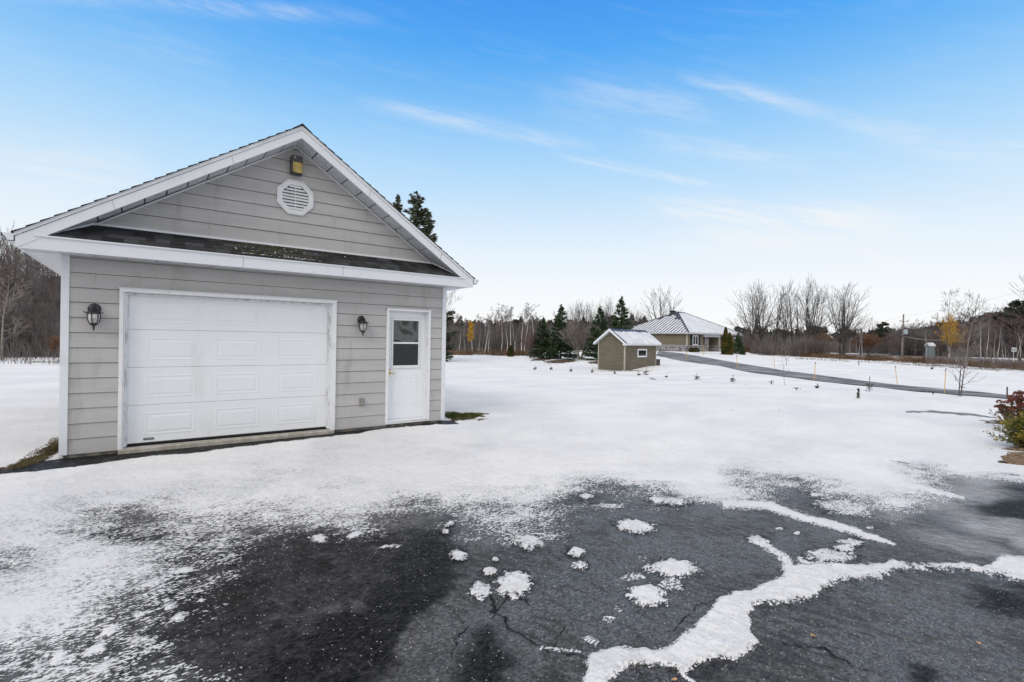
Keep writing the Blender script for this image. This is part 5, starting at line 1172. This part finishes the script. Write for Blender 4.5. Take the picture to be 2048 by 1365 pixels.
for px, D, w in ((1384, 74.6, .5), (1391, 75, .7)):
    x, y = XY(px, D); 
    g = np.random.RandomState(px); m = 500; a = g.normal(0, 1, (m, 3)); a /= np.linalg.norm(a, axis=1)[:, None]; c = a*np.array([w, w, .45])*g.uniform(.6, 1, (m, 1))+np.array([0, 0, .35]); u = g.normal(size=(m, 3)); u /= np.linalg.norm(u, axis=1)[:, None]; v = np.cross(u, g.normal(size=(m, 3))); v /= np.linalg.norm(v, axis=1)[:, None]
    V = np.stack([c-u*.1, c+v*.05, c+u*.1, c-v*.05], 1).reshape(-1, 3)
    npmesh('low_bush', V, np.arange(len(V)).reshape(-1, 4), M['cedar'], label=('small green bush under the house window, nearer the corner' if px == 1384 else 'small olive bush right of the other one under the house window'), cat='bush', loc=(x, y, gz(x, y)-.05))

# far houses
def farhouse(px0, px1, ybase, yeave, yroof, D, wm, label):
    x0, y0 = XY(px0, D); x1, y1 = XY(px1, D); L = hypot(x1-x0, y1-y0); ze_, zr_ = ztop(px0, yeave, D), ztop(px0, yroof, D); zb0 = gz(x0, y0)-.3
    o = thing('distant_house', label, 'house', (x0, y0, 0)); e = np.array([x1-x0, y1-y0])/L; n = np.array([FWD[0], FWD[1]]); n = unit(n-e*(n@e)); W = 7. if D > 100 else .9; oe = .4 if D > 100 else .1
    def P(s, t, z): q = e*s+n*t; return (q[0], q[1], z)
    b = MB(); b.ext([P(0, 0, zb0), P(L, 0, zb0), P(L, W, zb0), P(0, W, zb0)], (0, 0, ze_-zb0)); b.ext([P(0, 0, ze_), P(0, W, ze_), P(0, W/2, zr_)], tuple(np.array(P(L, 0, 0)))); b.obj('wall', wm, o)
    b = MB(); 
    for s in (-1, 1):
        t0, t1 = (-oe, W/2) if s < 0 else (W+oe, W/2)
        b.ext([P(-oe, t0, ze_-.1), P(-oe, t1, zr_+.02), P(-oe, t1, zr_+.22), P(-oe, t0, ze_+.1)], tuple(np.array(P(L+2*oe, 0, 0))))
    b.obj('roof', M['roofsnow'], o)
    for k in range(3 if D > 100 else 0):
        w = MB(); s = L*(k+.5)/3; w.ext([P(s-.6, -.05, ze_-1.9), P(s+.6, -.05, ze_-1.9), P(s+.6, -.05, ze_-.7), P(s-.6, -.05, ze_-.7)], (float(n[0])*.04, float(n[1])*.04, 0)); w.obj('window', M['pane'], o)
farhouse(1636, 1664, 697, 689, 682, 128, M['farwhite'], 'snow-roofed house glimpsed through the trees left of the lone maple')
farhouse(1572, 1588, 697, 687, 680, 130, M['farwhite'], 'snow-roofed house behind the leafless row of maples')
farhouse(1858, 1870, 706, 692, 688, 96, M['farwall'], 'pale blue-grey building left of the orange yellow tree')

# ------------------------------------------------------------------ roadside things
px_, D_ = 1804, 95; x, y = XY(px_, D_); g0 = gz(x, y); zt = ztop(1807, 629, D_)
po = thing('utility_pole', 'wooden utility pole with grey transformer drum beside the road', 'utility pole', (x, y, g0))
lx = LAT*1.0
H = zt-g0; tip = np.array([lx[0]*.18, lx[1]*.18, H])
b = MB(); b.tube([(0, 0, -.5), (tip[0]*.5, tip[1]*.5, H*.5), tuple(tip)], [.17, .14, .11], 10); b.obj('pole', M['pole'], po)
def at_h(z, side=0, out=0): t = z/H; return (tip[0]*t+lx[0]*side-FWD[0]*out, tip[1]*t+lx[1]*side-FWD[1]*out, z)
zz = lambda yy: ztop(1805, yy, D_)-g0
b = MB(); b.tube([at_h(zz(642.5), -.8, .1), at_h(zz(643.5), .0, .1), at_h(zz(642.5), 1.0, .1)], .06, 6); b.obj('cross_arm', M['pole'], po)
for s in (-.75, .85):
    b = MB(); b.lathe(at_h(zz(642.4), s, .1), [(.05, 0), (.09, .06), (.05, .1), (.08, .15), (.03, .2)], 8); b.obj('insulator', M['transf'], po)
b = MB(); b.lathe(at_h(zz(669), .25, .35), [(0, 0), (.33, .0), (.36, .08), (.36, .8), (.30, .88), (.0, .92)], 16); tr_ = b.obj('transformer', M['transf'], po)
b = MB(); b.lathe(at_h(zz(660.5), .12, .35), [(.03, 0), (.06, .08), (.03, .3)], 8); b.lathe(at_h(zz(660.5), .38, .35), [(.03, 0), (.06, .08), (.03, .3)], 8); b.obj('bushing', M['stake'], tr_)
b = MB(); b.tube([at_h(zz(660), -.3, .1), at_h(zz(660), .3, .3)], .05, 6); b.tube([at_h(zz(673), -.35, .1), at_h(zz(672), .4, .2)], .09, 6); b.obj('bracket', M['stake'], po)
pw = lambda px, py, D: (*XY(px, D), ztop(px, py, D))
def wire(label, P, r=.012, sag=.0):
    b = MB(); P = np.array(P, float); n = 14; pts = []
    for i in range(len(P)-1):
        for j in range(n+(i == len(P)-2)):
            t = j/n; q = P[i]*(1-t)+P[i+1]*t; q[2] -= sag*4*t*(1-t); pts.append(q)
    b.tube(pts, r, 4); return b.obj('overhead_wire', M['wire'], None, label=label, cat='wire')
ptop = (x+tip[0], y+tip[1], g0+H-.3)
wire('thin top wire rising right from the utility pole over the wood', [ptop, pw(2060, 578, 62)], .009, .4)
wire('thin top wire running left from the utility pole', [pw(1640, 676, 190), ptop], .014, .3)
wire('pale thick cable from the pole transformer to the yellow tree', [(x+tip[0]*.4, y+tip[1]*.4, g0+zz(672.5)), pw(1886, 681, 93)], .035, .25)
# mailbox, road sign, posts
x, y = XY(1800.5, 89); g0 = gz(x, y); o = thing('mailbox', 'dark navy mailbox on a post left of the utility pole', 'mailbox', (x, y, g0))
b = MB(); b.box(-.06, .06, -.06, .06, -.1, .8); b.obj('post', M['stake'], o); b = MB(); b.ext([(-.3, -.2, .8), (-.3, .2, .8), (-.3, .2, 1.0), (-.3, .12, 1.14), (-.3, -.12, 1.14), (-.3, -.2, 1.0)], (.6, 0, 0)); b.obj('box', M['bluebox'], o)
x, y = XY(2027.5, 66); g0 = gz(x, y); o = thing('road_sign', 'small square white road sign with black characters by the right pines', 'road sign', (x, y, g0)); zc = ztop(2027, 700, 66)-g0
b = MB(); b.tube([(0, 0, -.2), (0, 0, zc+.2)], .035, 6); b.obj('post', M['signwhite'], o)
def faceP(s, t, z): q = LAT*s-FWD*t; return (q[0], q[1], z)
b = MB(); b.ext([faceP(-.32, .05, zc-.26), faceP(.32, .05, zc-.26), faceP(.32, .05, zc+.28), faceP(-.32, .05, zc+.28)], (FWD[0]*.02, FWD[1]*.02, 0)); pn = b.obj('panel', M['signwhite'], o)
b = MB()
for s0, s1, q0, q1 in ((-.24, -.18, -.14, .14), (-.18, -.1, -.02, .05), (-.12, -.07, -.14, -.02), (-.13, -.07, .04, .14), (.0, .05, -.14, .02), (.05, .13, -.02, .03), (.0, .16, .08, .14), (.11, .17, -.14, -.02), (.18, .22, .03, .14)):
    b.ext([faceP(s0, .056, zc+q0), faceP(s1, .056, zc+q0), faceP(s1, .056, zc+q1), faceP(s0, .056, zc+q1)], (FWD[0]*.004, FWD[1]*.004, 0))
b.obj('lettering', M['signblack'], pn)
def post(px, py, ytop, r, m, name, label, cat, lean=(0, 0), cap=None, group=None):
    X, Y, Z = G(px, py); D = (np.array([X, Y, Z])-CAM)@fw; H = ztop(px, ytop, D)-Z; o = thing(name, label, cat, (X, Y, Z), group)
    l = LAT*(lean[0]*D/F)
    b = MB(); b.tube([(0, 0, -.15), (l[0], l[1], H)], r, 6); b.obj('rod', m, o)
    if cap:
        b = MB(); b.tube([(l[0]*.92, l[1]*.92, H*.93), (l[0], l[1], H+.01)], r*1.35, 6); b.obj('cap', cap, o)
    return o, D
ORG = None
post(1475, 738, 711, .022, M['orange'], 'snow_marker', 'slim orange driveway marker nearest the low house cedar', 'marker rod', (-2, 0), M['stake'])
post(1549, 736, 716, .02, M['orange'], 'snow_marker', 'pale orange marker at the far driveway edge beside the whip sapling', 'marker rod', (-1, 0))
post(1628, 762, 725, .016, M['orange'], 'snow_marker', 'upright orange marker at the driveway edge, midway along', 'marker rod', (2, 0), M['stake'])
post(1795.5, 768, 733, .013, M['orange'], 'snow_marker', 'leaning orange marker on the far side of the driveway', 'marker rod', (-6, 0), M['stake'])
post(1888.5, 788, 738, .012, M['orange'], 'snow_marker', 'bright orange marker left of the staked young tree', 'marker rod', (2, 0), M['stake'])
post(1407, 712, 692, .03, M['orange'], 'snow_marker', 'orange-tipped marker before the house porch', 'marker rod', (0, 0), M['orange'])
post(1373, 721, 704, .03, M['orange'], 'snow_marker', 'orange marker at the driveway bend near the house corner', 'marker rod', (0, 0), M['orange'])
post(1717.5, 731, 722, .035, M['stake'], 'marker_post', 'short dark post with a yellow cap by the melted field edge', 'post', (0, 0), M['orange'])
post(2014, 795, 774, .02, M['stake'], 'steel_stake', 'dark steel stake standing behind the red flower heads', 'stake')
post(2040, 724, 715, .16, M['stake'], 'guard_post', 'short thick dark post beside the far road at right', 'post')
# whip sapling + staked tree
X, Y, Z = G(1569, 771); D = (np.array([X, Y, Z])-CAM)@fw; H = ztop(1566, 718, D)-Z
place('sap', 'whip_sapling', 'thin leafless sapling crossing the driveway edge', 'young tree', X, Y, H, wide=.7)
X, Y, Z = G(1573, 731); D = (np.array([X, Y, Z])-CAM)@fw; place('pale', 'young_tree', 'small pale-twigged sapling beyond the driveway before the bare row', 'young tree', X, Y, ztop(1573, 690, D)-Z, wide=1.5)
X, Y, Z = G(1921.5, 793); D = (np.array([X, Y, Z])-CAM)@fw
st = thing('staked_tree', 'young bare tree with wide thin branches tied to a dark stake', 'young tree', (X, Y, Z)); m_ = D/F
def im(dx, dy): q = LAT*(dx*m_); return (q[0], q[1], -dy*m_)
b = MB(); b.tube([im(0, 4), im(2, -20), im(4, -40), im(7, -62)], [.022, .019, .014, .008], 7); b.obj('trunk', M['bark'], st)
b = MB(); g = random.Random(3)
for P in ([(1,-18),(-10,-30),(-20,-42),(-30,-57)], [(3,-30),(-10,-36),(-22,-50),(-28,-56)], [(2,-22),(14,-28),(32,-32),(47,-43)], [(3,-34),(14,-44),(24,-48),(34,-56)], [(4,-38),(-4,-50),(-12,-58)], [(5,-46),(9,-56),(14,-64)], [(14,-28),(18,-38),(22,-50)], [(5,-50),(0,-60),(-3,-68)], [(4,-42),(12,-48),(18,-60)], [(-10,-30),(-15,-38),(-18,-44)]):
    dy_ = g.uniform(-.25, .25); pts = [np.array(im(*p))+np.array([FWD[0], FWD[1], 0])*dy_*i*.5 for i, p in enumerate(P)]; b.tube(pts, [.009, .006, .004, .003][:len(P)], 5)
b.obj('branches', M['bark'], st)
b = MB(); b.tube([im(-4, 2), im(-1.5, -54)], .015, 7); b.obj('stake', M['stake'], st); b = MB(); b.tube([im(-4, -17), im(4, -19), im(8, -17)], .012, 6); b.obj('tie', M['stake'], st)

# --- seedlings poking through the snow
def seedling(name, label, px, py, h_px, w_px, kind=0):
    X, Y, Z = G(px, py); D = (np.array([X, Y, Z])-CAM)@fw; H = h_px*D/F; W = w_px*D/F/2; g = random.Random(int(px)); o = thing(name, label, 'seedling', (X, Y, Z))
    s = [(0, 0, -.05, g.gauss(0, .01), g.gauss(0, .01), H, .012, .006)]; nd = MB()
    if kind == 0:
        for _ in range(16):
            a = g.uniform(0, 6.28); z = H*g.uniform(.02, .45); L = W*g.uniform(.5, 1)*(1-.5*z/H); e = (cos(a)*L, sin(a)*L, z+L*g.uniform(.1, .5)); s.append((0, 0, z, *e, .007, .004))
            for j in range(9):
                t = g.uniform(.25, 1); c = np.array([e[0]*t, e[1]*t, z+(e[2]-z)*t]); d = np.array([g.gauss(cos(a), .7), g.gauss(sin(a), .7), g.gauss(.3, .4)]); d = unit(d)*.062*(D/25)**.5; w = np.cross(d, (0, .3, 1))*.35
                nd.add([c-d*.3, c+w, c+d, c-w], [(0, 1, 2, 3)])
        for j in range(14):
            z = H*g.uniform(.3, .98); a = g.uniform(0, 6.28); c = np.array([0, 0, z]); d = np.array([cos(a)*.6, sin(a)*.6, .7])*.04; w = np.cross(d, (0, .3, 1))*.4; nd.add([c, c+d+w, c+d*1.4, c+d-w], [(0, 1, 2, 3)])
    elif kind == 1:                                        # bare arching twigs
        for i in range(6):
            a = g.uniform(0, 6.28); q = W*g.uniform(.4, 1); p = (cos(a)*q*.5, sin(a)*q*.5, H*.9); s.append((0, 0, 0, *p, .007, .006)); s.append((*p, cos(a)*q, sin(a)*q, H*g.uniform(.3, .9), .006, .004))
        for _ in range(10):
            a = g.uniform(0, 6.28); c = np.array([cos(a)*W*.8, sin(a)*W*.8, H*g.uniform(.2, .9)]); nd.add([c, c+(.02, 0, .03), c+(0, 0, .06), c-(.02, 0, -.03)], [(0, 1, 2, 3)])
    elif kind == 2:                                        # little leafy column
        for j in range(150):
            z = H*g.random(); r = W*(1-.5*z/H)*g.random()**.5; a = g.uniform(0, 6.28); c = np.array([r*cos(a), r*sin(a), z]); d = np.array([g.gauss(0, 1), g.gauss(0, 1), g.gauss(.6, .6)]); d = unit(d)*.04; w = np.cross(d, (0.2, .3, 1))*.35; nd.add([c-d, c+w, c+d, c-w], [(0, 1, 2, 3)])
    V, Q = segmesh(s, 4); npmesh('stem', V, Q, M['bark'], parent=o); nd.obj('needles', M['needle2'] if kind < 2 else M['grass'], o)
SD = [(1070,740,9,9,0,'leftmost tiny spruce seedling in the snow row, below the spruce pair'),(1102,740.5,9,9,0,'tiny spruce seedling below the taller lawn spruce, second of the row'),(1142,744,10,11,0,'dense little spruce seedling midway between the spruce pair and the shed'),
      (1184.5,746,9,7,0,'thin spruce seedling just left of the shed corner'),(1229.5,748.5,6,5,0,'very small seedling before the gable end of the shed'),(1278,751.5,7,11,0,'low seedling before the shed window'),(1293,751,16,20,0,'openly branched little pine at the foot of the shed wall'),
      (1333,755.5,4,6,0,'barely visible seedling right of the shed'),(1393.6,760,13,17,0,'bushy spruce seedling between the shed and the driveway'),(1466,765.5,15,14,0,'spruce seedling with a long bare leader near the first marker'),(1543,770.5,9,9,1,'three-pronged twig seedling left of the whip sapling'),
      (1593,781,6,17,1,'arched brown twigs lying just right of the whip sapling'),(1634.7,777,9,10,0,'snow-capped seedling below the upright orange marker'),(1716.5,797,19,6,2,'little green leafy column closest to the viewer'),
      (1739,783.5,32,26,0,'largest seedling, wide base and tall leader, right against the driveway'),(1866.5,789.5,7,17,1,'low sprawling twigs left of the bright orange marker'),(1864.5,739,8,6,0,'small dark seedling near the melted field edge at right'),(1485,751,0,0,9,'')]
for px, py, hh, ww, kd, lab in SD:
    if kd < 9: seedling('conifer_seedling' if kd == 0 else ('twig_seedling' if kd == 1 else 'leafy_seedling'), lab, px, py, hh, ww, kd)

# --- planting bed at the right edge
X, Y, Z = G(2074, 900); yo = thing('golden_yew', 'golden green spreading yew cut by the right picture edge above the mulch bed', 'shrub', (X, Y, Z)); g = np.random.RandomState(5); segs = []; V = []
D = (np.array([X, Y, Z])-CAM)@fw
for i in range(210):
    a = g.uniform(0, 6.28); t = g.uniform(.15, 1.4); L = g.uniform(.33, .64); d = np.array([sin(t)*cos(a), sin(t)*sin(a), cos(t)*.9+.12]); e = d*L; e[2] = max(e[2], .06); segs.append((0, 0, .0, *(e*.97), .008, .003))
    m = 44; q = g.uniform(.25, 1.02, m)[:, None]; c = e*q; ax = unit(e); sd = np.cross(ax, g.normal(size=(m, 3))); sd /= np.linalg.norm(sd, axis=1)[:, None]; nd = ax*.55+sd*.85; nd /= np.linalg.norm(nd, axis=1)[:, None]; w = np.cross(nd, g.normal(size=(m, 3))); w /= np.linalg.norm(w, axis=1)[:, None]; s = .034
    c = c+g.normal(0, .016, c.shape); V.append(np.stack([c, c+nd*s+w*.009, c+nd*s*2, c+nd*s-w*.009], 1).reshape(-1, 3))
V = np.vstack(V); npmesh('foliage', V, np.arange(len(V)).reshape(-1, 4), M['yewleaf'], parent=yo); v_, q_ = segmesh(segs, 4); npmesh('branches', v_, q_, M['bark'], parent=yo)
X, Y, Z = G(2034, 858); so = thing('sedum_clump', 'clump of dried sedum with dark red flat flower heads behind the yew', 'plant', (X, Y, Z)); D = (np.array([X, Y, Z])-CAM)@fw; hd = MB(); stm = []; lf = MB(); rg = random.Random(4)
def star(mb, c, r, n, th=.006):
    for _ in range(n):
        a = rg.uniform(0, 6.28); q = r*rg.random()**.5; p = np.array(c)+(cos(a)*q, sin(a)*q, -q*q*1.2/r*.5+rg.uniform(-.02, .02)); k = rg.uniform(.006, .013)
        mb.add([p+(k, 0, 0), p+(0, k, 0), p-(k, 0, 0), p-(0, k, 0), p+(0, 0, k), p-(0, 0, k)], [(0, 1, 4), (1, 2, 4), (2, 3, 4), (3, 0, 4), (1, 0, 5), (2, 1, 5), (3, 2, 5), (0, 3, 5)])
mm = D/F
for (dx, dy, r) in [(10,-76,10),(-18,-62,8),(0,-66,8),(14,-62,9),(-26,-54,8),(-10,-52,9),(6,-52,8),(-20,-44,8),(20,-50,9),(-30,-46,7),(-4,-42,7),(26,-70,9),(30,-58,9),(-14,-34,7),(12,-40,8)]:
    for j in range(2):
        q = LAT*(dx*mm)+FWD*rg.uniform(-.25, .25); c = (q[0]+rg.gauss(0, .02), q[1]+rg.gauss(0, .02), -dy*mm+rg.gauss(0, .02)); star(hd, c, r*mm*.8, 80)
        stm.append((c[0]*.15, c[1]*.15, -.05, c[0]*.8, c[1]*.8, c[2]*.6, .006, .005)); stm.append((c[0]*.8, c[1]*.8, c[2]*.6, *c, .005, .004))
        for _ in range(26):
            t = rg.uniform(.25, .98); p = np.array([c[0]*t, c[1]*t, c[2]*t]); d = np.array([rg.gauss(0, 1), rg.gauss(0, 1), rg.gauss(-.2, .5)]); d = unit(d)*.06; w = unit(np.cross(d, (0, 0, 1)))*.018; lf.add([p, p+d*.5+w, p+d-(0, 0, .015), p+d*.5-w], [(0, 1, 2, 3)])
for _ in range(14):
    q = LAT*(rg.uniform(-52, -24)*mm)+FWD*rg.uniform(-.1, .1); z = rg.uniform(8, 42)*mm; stm.append((q[0]*.4, q[1]*.4, 0, q[0], q[1], z, .004, .003)); star(lf, (q[0], q[1], z), .02, 5)
hd.obj('flower_head', M['sedum'], so); lf.obj('leaves', M['sedleaf'], so); v_, q_ = segmesh(stm, 5); npmesh('stems', v_, q_, M['sedleaf'], parent=so)
# mulch chips on the bare bed, grass tufts by the garage walls
def scatter_tris(name, label, m, ells, n, size, flat, seed, blade=False):
    g = random.Random(seed); b = MB()
    for _ in range(n):
        cx, cy, rx, ry, dg = g.choice(ells); a = g.uniform(0, 6.28); q = g.random()**.6; u, v = cos(a)*q*rx, sin(a)*q*ry; c_, s_ = cos(radians(dg)), sin(radians(dg)); px, py = cx+u*c_-v*s_, cy+u*s_+v*c_
        d = ray(px, py); t = (-.085-CAM[2])/d[2]; p = CAM+d*t
        if X0-.05 < p[0] < X1+.05 and p[1] > WF-.03: continue
        s = g.uniform(*size); a = g.uniform(0, 6.28)
        if blade:
            l = np.array([g.gauss(0, .5), g.gauss(0, .5), 1])*s; w = np.array([cos(a), sin(a), 0])*.0035; b.add([p-w, p+w, p+l*.6+w*.7, p+l+(g.gauss(0, .3)*s, 0, 0), p+l*.6-w*.7], [(0, 1, 2, 4), (4, 2, 3)])
        else:
            e = np.array([cos(a), sin(a), g.gauss(0, .25)])*s; w = np.array([-sin(a), cos(a), g.gauss(0, .3)])*s*.4; h = np.array([0, 0, s*.35])
            b.add([p-e-w, p+e-w, p+e+w, p-e+w, p-e*.8-w*.7+h, p+e*.8-w*.7+h, p+e*.8+w*.7+h, p-e*.8+w*.7+h], [(4, 5, 6, 7), (0, 1, 5, 4), (1, 2, 6, 5), (2, 3, 7, 6), (3, 0, 4, 7)])
    return b.obj(name, m, None, kind='stuff', label=label)
scatter_tris('mulch', 'bark mulch chips on the bare bed at the right edge', M['mulch'], [(2050, 918, 44, 13, 0), (2056, 898, 42, 4, 0)], 2600, (.008, .03), True, 1)
scatter_tris('grass', 'green grass showing at the right front corner of the garage', M['grass'], [(922, 833, 32, 5, -2), (905, 831, 16, 6, 0), (945, 831, 22, 3, -4)], 3000, (.015, .05), False, 2, True)
scatter_tris('grass', 'sparse green and brown grass at the left front corner of the garage', M['grass'], [(95, 905, 50, 9, -24), (60, 924, 40, 6, -18)], 520, (.01, .03), False, 3, True)
scatter_tris('dead_grass', 'brown matted grass at the left front corner of the garage', M['stubble'], [(92, 903, 55, 12, -24), (60, 924, 45, 7, -18), (112, 890, 16, 14, 0)], 2200, (.01, .028), False, 4, True)
scatter_tris('weeds', 'small yellow green weeds on the door sill gravel', M['grass'], [(560, 868, 22, 3, -7)], 260, (.01, .03), False, 5, True)
for i, (px, py, lab) in enumerate([(1626, 1273, 'tan fallen leaf on the wet asphalt right of the snow ribbon'), (1957, 1287, 'tan fallen leaf on the asphalt near the lower right corner'), (1348, 1361, 'pinkish leaf scrap at the bottom edge under the snow ribbon')]):
    d = ray(px, py); p = CAM+d*((-.084-CAM[2])/d[2]); b = MB(); s = .018; a0 = i*1.3
    P = [(0, 0, .006)]+[(cos(a0+k*pi/4)*s*(1, .5)[k % 2]*1.1, sin(a0+k*pi/4)*s*(1, .5)[k % 2]*.8, .002+.004*(k % 3)) for k in range(8)]
    b.add(P, [(0, 1+k, 1+(k+1) % 8) for k in range(8)]); b.add([(v[0], v[1], v[2]-.001) for v in P], [(0, 1+(k+1) % 8, 1+k) for k in range(8)]); b.obj('fallen_leaf', M['leaf'], None, label=lab, cat='leaf', loc=tuple(p))

# ------------------------------------------------------------------ sky, sun, camera
sc = bpy.context.scene
W = bpy.data.worlds.new('World'); sc.world = W; W.use_nodes = True; N, L = W.node_tree.nodes, W.node_tree.links
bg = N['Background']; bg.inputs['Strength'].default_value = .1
SE, SAZ = radians(38), TH+radians(205)                    # sun behind the viewer, soft through thin high cloud
sky = N.new('ShaderNodeTexSky'); sky.sky_type = 'NISHITA'; sky.sun_disc = False; sky.sun_elevation = SE; sky.sun_rotation = SAZ; sky.ozone_density = 2.2; sky.dust_density = .3; sky.air_density = 1.0
tc = N.new('ShaderNodeTexCoord'); DIR = tc.outputs['Generated']
def m2(op, a, c=None, clamp=False):
    n = N.new('ShaderNodeMath'); n.operation = op; n.use_clamp = clamp
    for i, v in enumerate((a, c)):
        if v is None: continue
        if isinstance(v, (int, float)): n.inputs[i].default_value = v
        else: L.new(v, n.inputs[i])
    return n.outputs[0]
def vdot(v):
    n = N.new('ShaderNodeVectorMath'); n.operation = 'DOT_PRODUCT'; L.new(DIR, n.inputs[0]); n.inputs[1].default_value = tuple(float(q) for q in v); return n.outputs['Value']
def mr(x, a, c, lo=0., hi=1., kind='SMOOTHSTEP'):
    n = N.new('ShaderNodeMapRange'); n.interpolation_type = kind; L.new(x, n.inputs[0])
    for i, v in enumerate((a, c, lo, hi)): n.inputs[i+1].default_value = v
    return n.outputs[0]
sepz = N.new('ShaderNodeSeparateXYZ'); L.new(DIR, sepz.inputs[0]); Zv = sepz.outputs[2]
def mixc(f, A, B):
    n = N.new('ShaderNodeMix'); n.data_type = 'RGBA'
    if isinstance(f, (int, float)): n.inputs[0].default_value = f
    else: L.new(f, n.inputs[0])
    for i, v in ((6, A), (7, B)):
        if isinstance(v, tuple): n.inputs[i].default_value = (*v, 1)
        else: L.new(v, n.inputs[i])
    return n.outputs[2]
# clear-air colour, deepening with elevation, laid over the physical sky
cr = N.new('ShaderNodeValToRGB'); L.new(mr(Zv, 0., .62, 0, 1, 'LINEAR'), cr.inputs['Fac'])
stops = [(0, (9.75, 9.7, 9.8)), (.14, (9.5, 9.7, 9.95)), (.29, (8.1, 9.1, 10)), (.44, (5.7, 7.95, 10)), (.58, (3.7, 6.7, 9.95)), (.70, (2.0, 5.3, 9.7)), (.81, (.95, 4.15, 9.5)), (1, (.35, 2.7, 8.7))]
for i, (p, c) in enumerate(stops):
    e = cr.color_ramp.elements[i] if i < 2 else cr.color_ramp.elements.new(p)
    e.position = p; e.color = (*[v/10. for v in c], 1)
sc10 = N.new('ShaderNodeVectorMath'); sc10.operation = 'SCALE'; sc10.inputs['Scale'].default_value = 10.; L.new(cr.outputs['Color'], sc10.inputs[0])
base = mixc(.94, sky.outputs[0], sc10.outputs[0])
# cirrus: each wisp lies along a great circle; noise breaks it up
mp = N.new('ShaderNodeMapping'); L.new(DIR, mp.inputs['Vector']); ax = unit(ray(1500, 330)-ray(700, 180)); 
mp.inputs['Scale'].default_value = (1, 1, 1)
ns = N.new('ShaderNodeTexNoise'); ns.inputs['Scale'].default_value = 14; ns.inputs['Detail'].default_value = 6; ns.inputs['Roughness'].default_value = .62; ns.inputs['Distortion'].default_value = .4
e1 = unit(ray(1450, 375)-ray(740, 210)); e3 = unit(ray(1024, 400)); e2 = unit(np.cross(e3, e1))
cx_ = N.new('ShaderNodeCombineXYZ'); L.new(m2('MULTIPLY', vdot(e1), .5), cx_.inputs[0]); L.new(m2('MULTIPLY', vdot(e2), 4.5), cx_.inputs[1]); L.new(vdot(e3), cx_.inputs[2]); L.new(cx_.outputs[0], ns.inputs['Vector'])
streak = mr(ns.outputs['Fac'], .36, .66); tot = None
for (x0, y0, x1, y1, w, k) in [(700, 200, 1200, 300, .013, .62), (1080, 302, 1480, 384, .007, .65), (1340, 148, 1720, 245, .014, .58), (1640, 225, 1840, 290, .014, .35), (1700, 240, 2100, 345, .02, .4), (1240, 265, 1640, 335, .016, .5), (1100, 170, 1460, 235, .03, .42),
                               (-100, -30, 780, 42, .012, .5), (120, 40, 480, 130, .03, .18), (-100, 330, 320, 350, .045, .42), (1250, 415, 1880, 448, .022, 1.1), (1300, 462, 1900, 500, .03, .8), (1930, 285, 2100, 300, .007, .5), (1050, 180, 1250, 250, .03, .2)]:
    a, c = unit(ray(x0, y0)), unit(ray(x1, y1)); n = unit(np.cross(a, c)); mid_ = unit(a+c); h = math.acos(float(a@c))/2; t = unit(np.cross(n, mid_))
    dd = m2('DIVIDE', vdot(n), w); al = m2('DIVIDE', vdot(t), sin(h)); g_ = m2('POWER', 2.718, m2('MULTIPLY', m2('MULTIPLY', dd, dd), -1.)); wd = m2('SUBTRACT', 1., m2('POWER', m2('ABSOLUTE', al), 2.5), True)
    s_ = m2('MULTIPLY', m2('MULTIPLY', g_, wd), k*.55); tot = s_ if tot is None else m2('MAXIMUM', tot, s_)
tot = m2('MULTIPLY', tot, m2('ADD', m2('MULTIPLY', streak, .85), .30), True)
tot = m2('MULTIPLY', tot, mr(vdot(fw), .2, .5)) 
haze = mr(ns.outputs['Fac'], .45, .75, 0, .05); tot = m2('MAXIMUM', tot, m2('MULTIPLY', haze, mr(Zv, .1, .3)))
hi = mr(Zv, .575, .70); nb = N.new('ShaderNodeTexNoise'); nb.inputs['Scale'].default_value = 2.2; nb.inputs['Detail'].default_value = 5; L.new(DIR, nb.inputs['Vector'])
tot = m2('MAXIMUM', tot, m2('MULTIPLY', hi, mr(nb.outputs['Fac'], .2, .5, .85, 1.)))     # white sheet added overhead, out of view, to soften and neutralise the light
back = mr(vdot(-fw), -.1, .4, 0, .92); tot = m2('MAXIMUM', tot, back)  # unseen sky behind the viewer, whitened to neutralise the light
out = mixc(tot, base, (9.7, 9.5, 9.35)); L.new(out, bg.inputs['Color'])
ld = bpy.data.lights.new('Sun', 'SUN'); ld.energy = 1.0; ld.angle = radians(22); ld.color = (1, .93, .84); lo = bpy.data.objects.new('sun', ld); C.objects.link(lo)
sd_ = np.array([sin(SAZ)*cos(SE), cos(SAZ)*cos(SE), sin(SE)])
from mathutils import Vector, Matrix
lo.rotation_euler = Vector(tuple(sd_)).to_track_quat('Z', 'Y').to_euler()
cd = bpy.data.cameras.new('Camera'); cam = bpy.data.objects.new('camera', cd); C.objects.link(cam); cd.sensor_width = 36; cd.sensor_fit = 'HORIZONTAL'; cd.lens = F/2048*36; cd.clip_end = 5000; cd.clip_start = .05
mw = Matrix.Identity(4)
for i in range(3): mw[i][0] = RT[i]; mw[i][1] = UP[i]; mw[i][2] = -fw[i]; mw[i][3] = CAM[i]
cam.matrix_world = mw; sc.camera = cam
sc.view_settings.view_transform = 'Standard'; sc.view_settings.look = 'None'; sc.view_settings.exposure = 0; sc.view_settings.gamma = 1
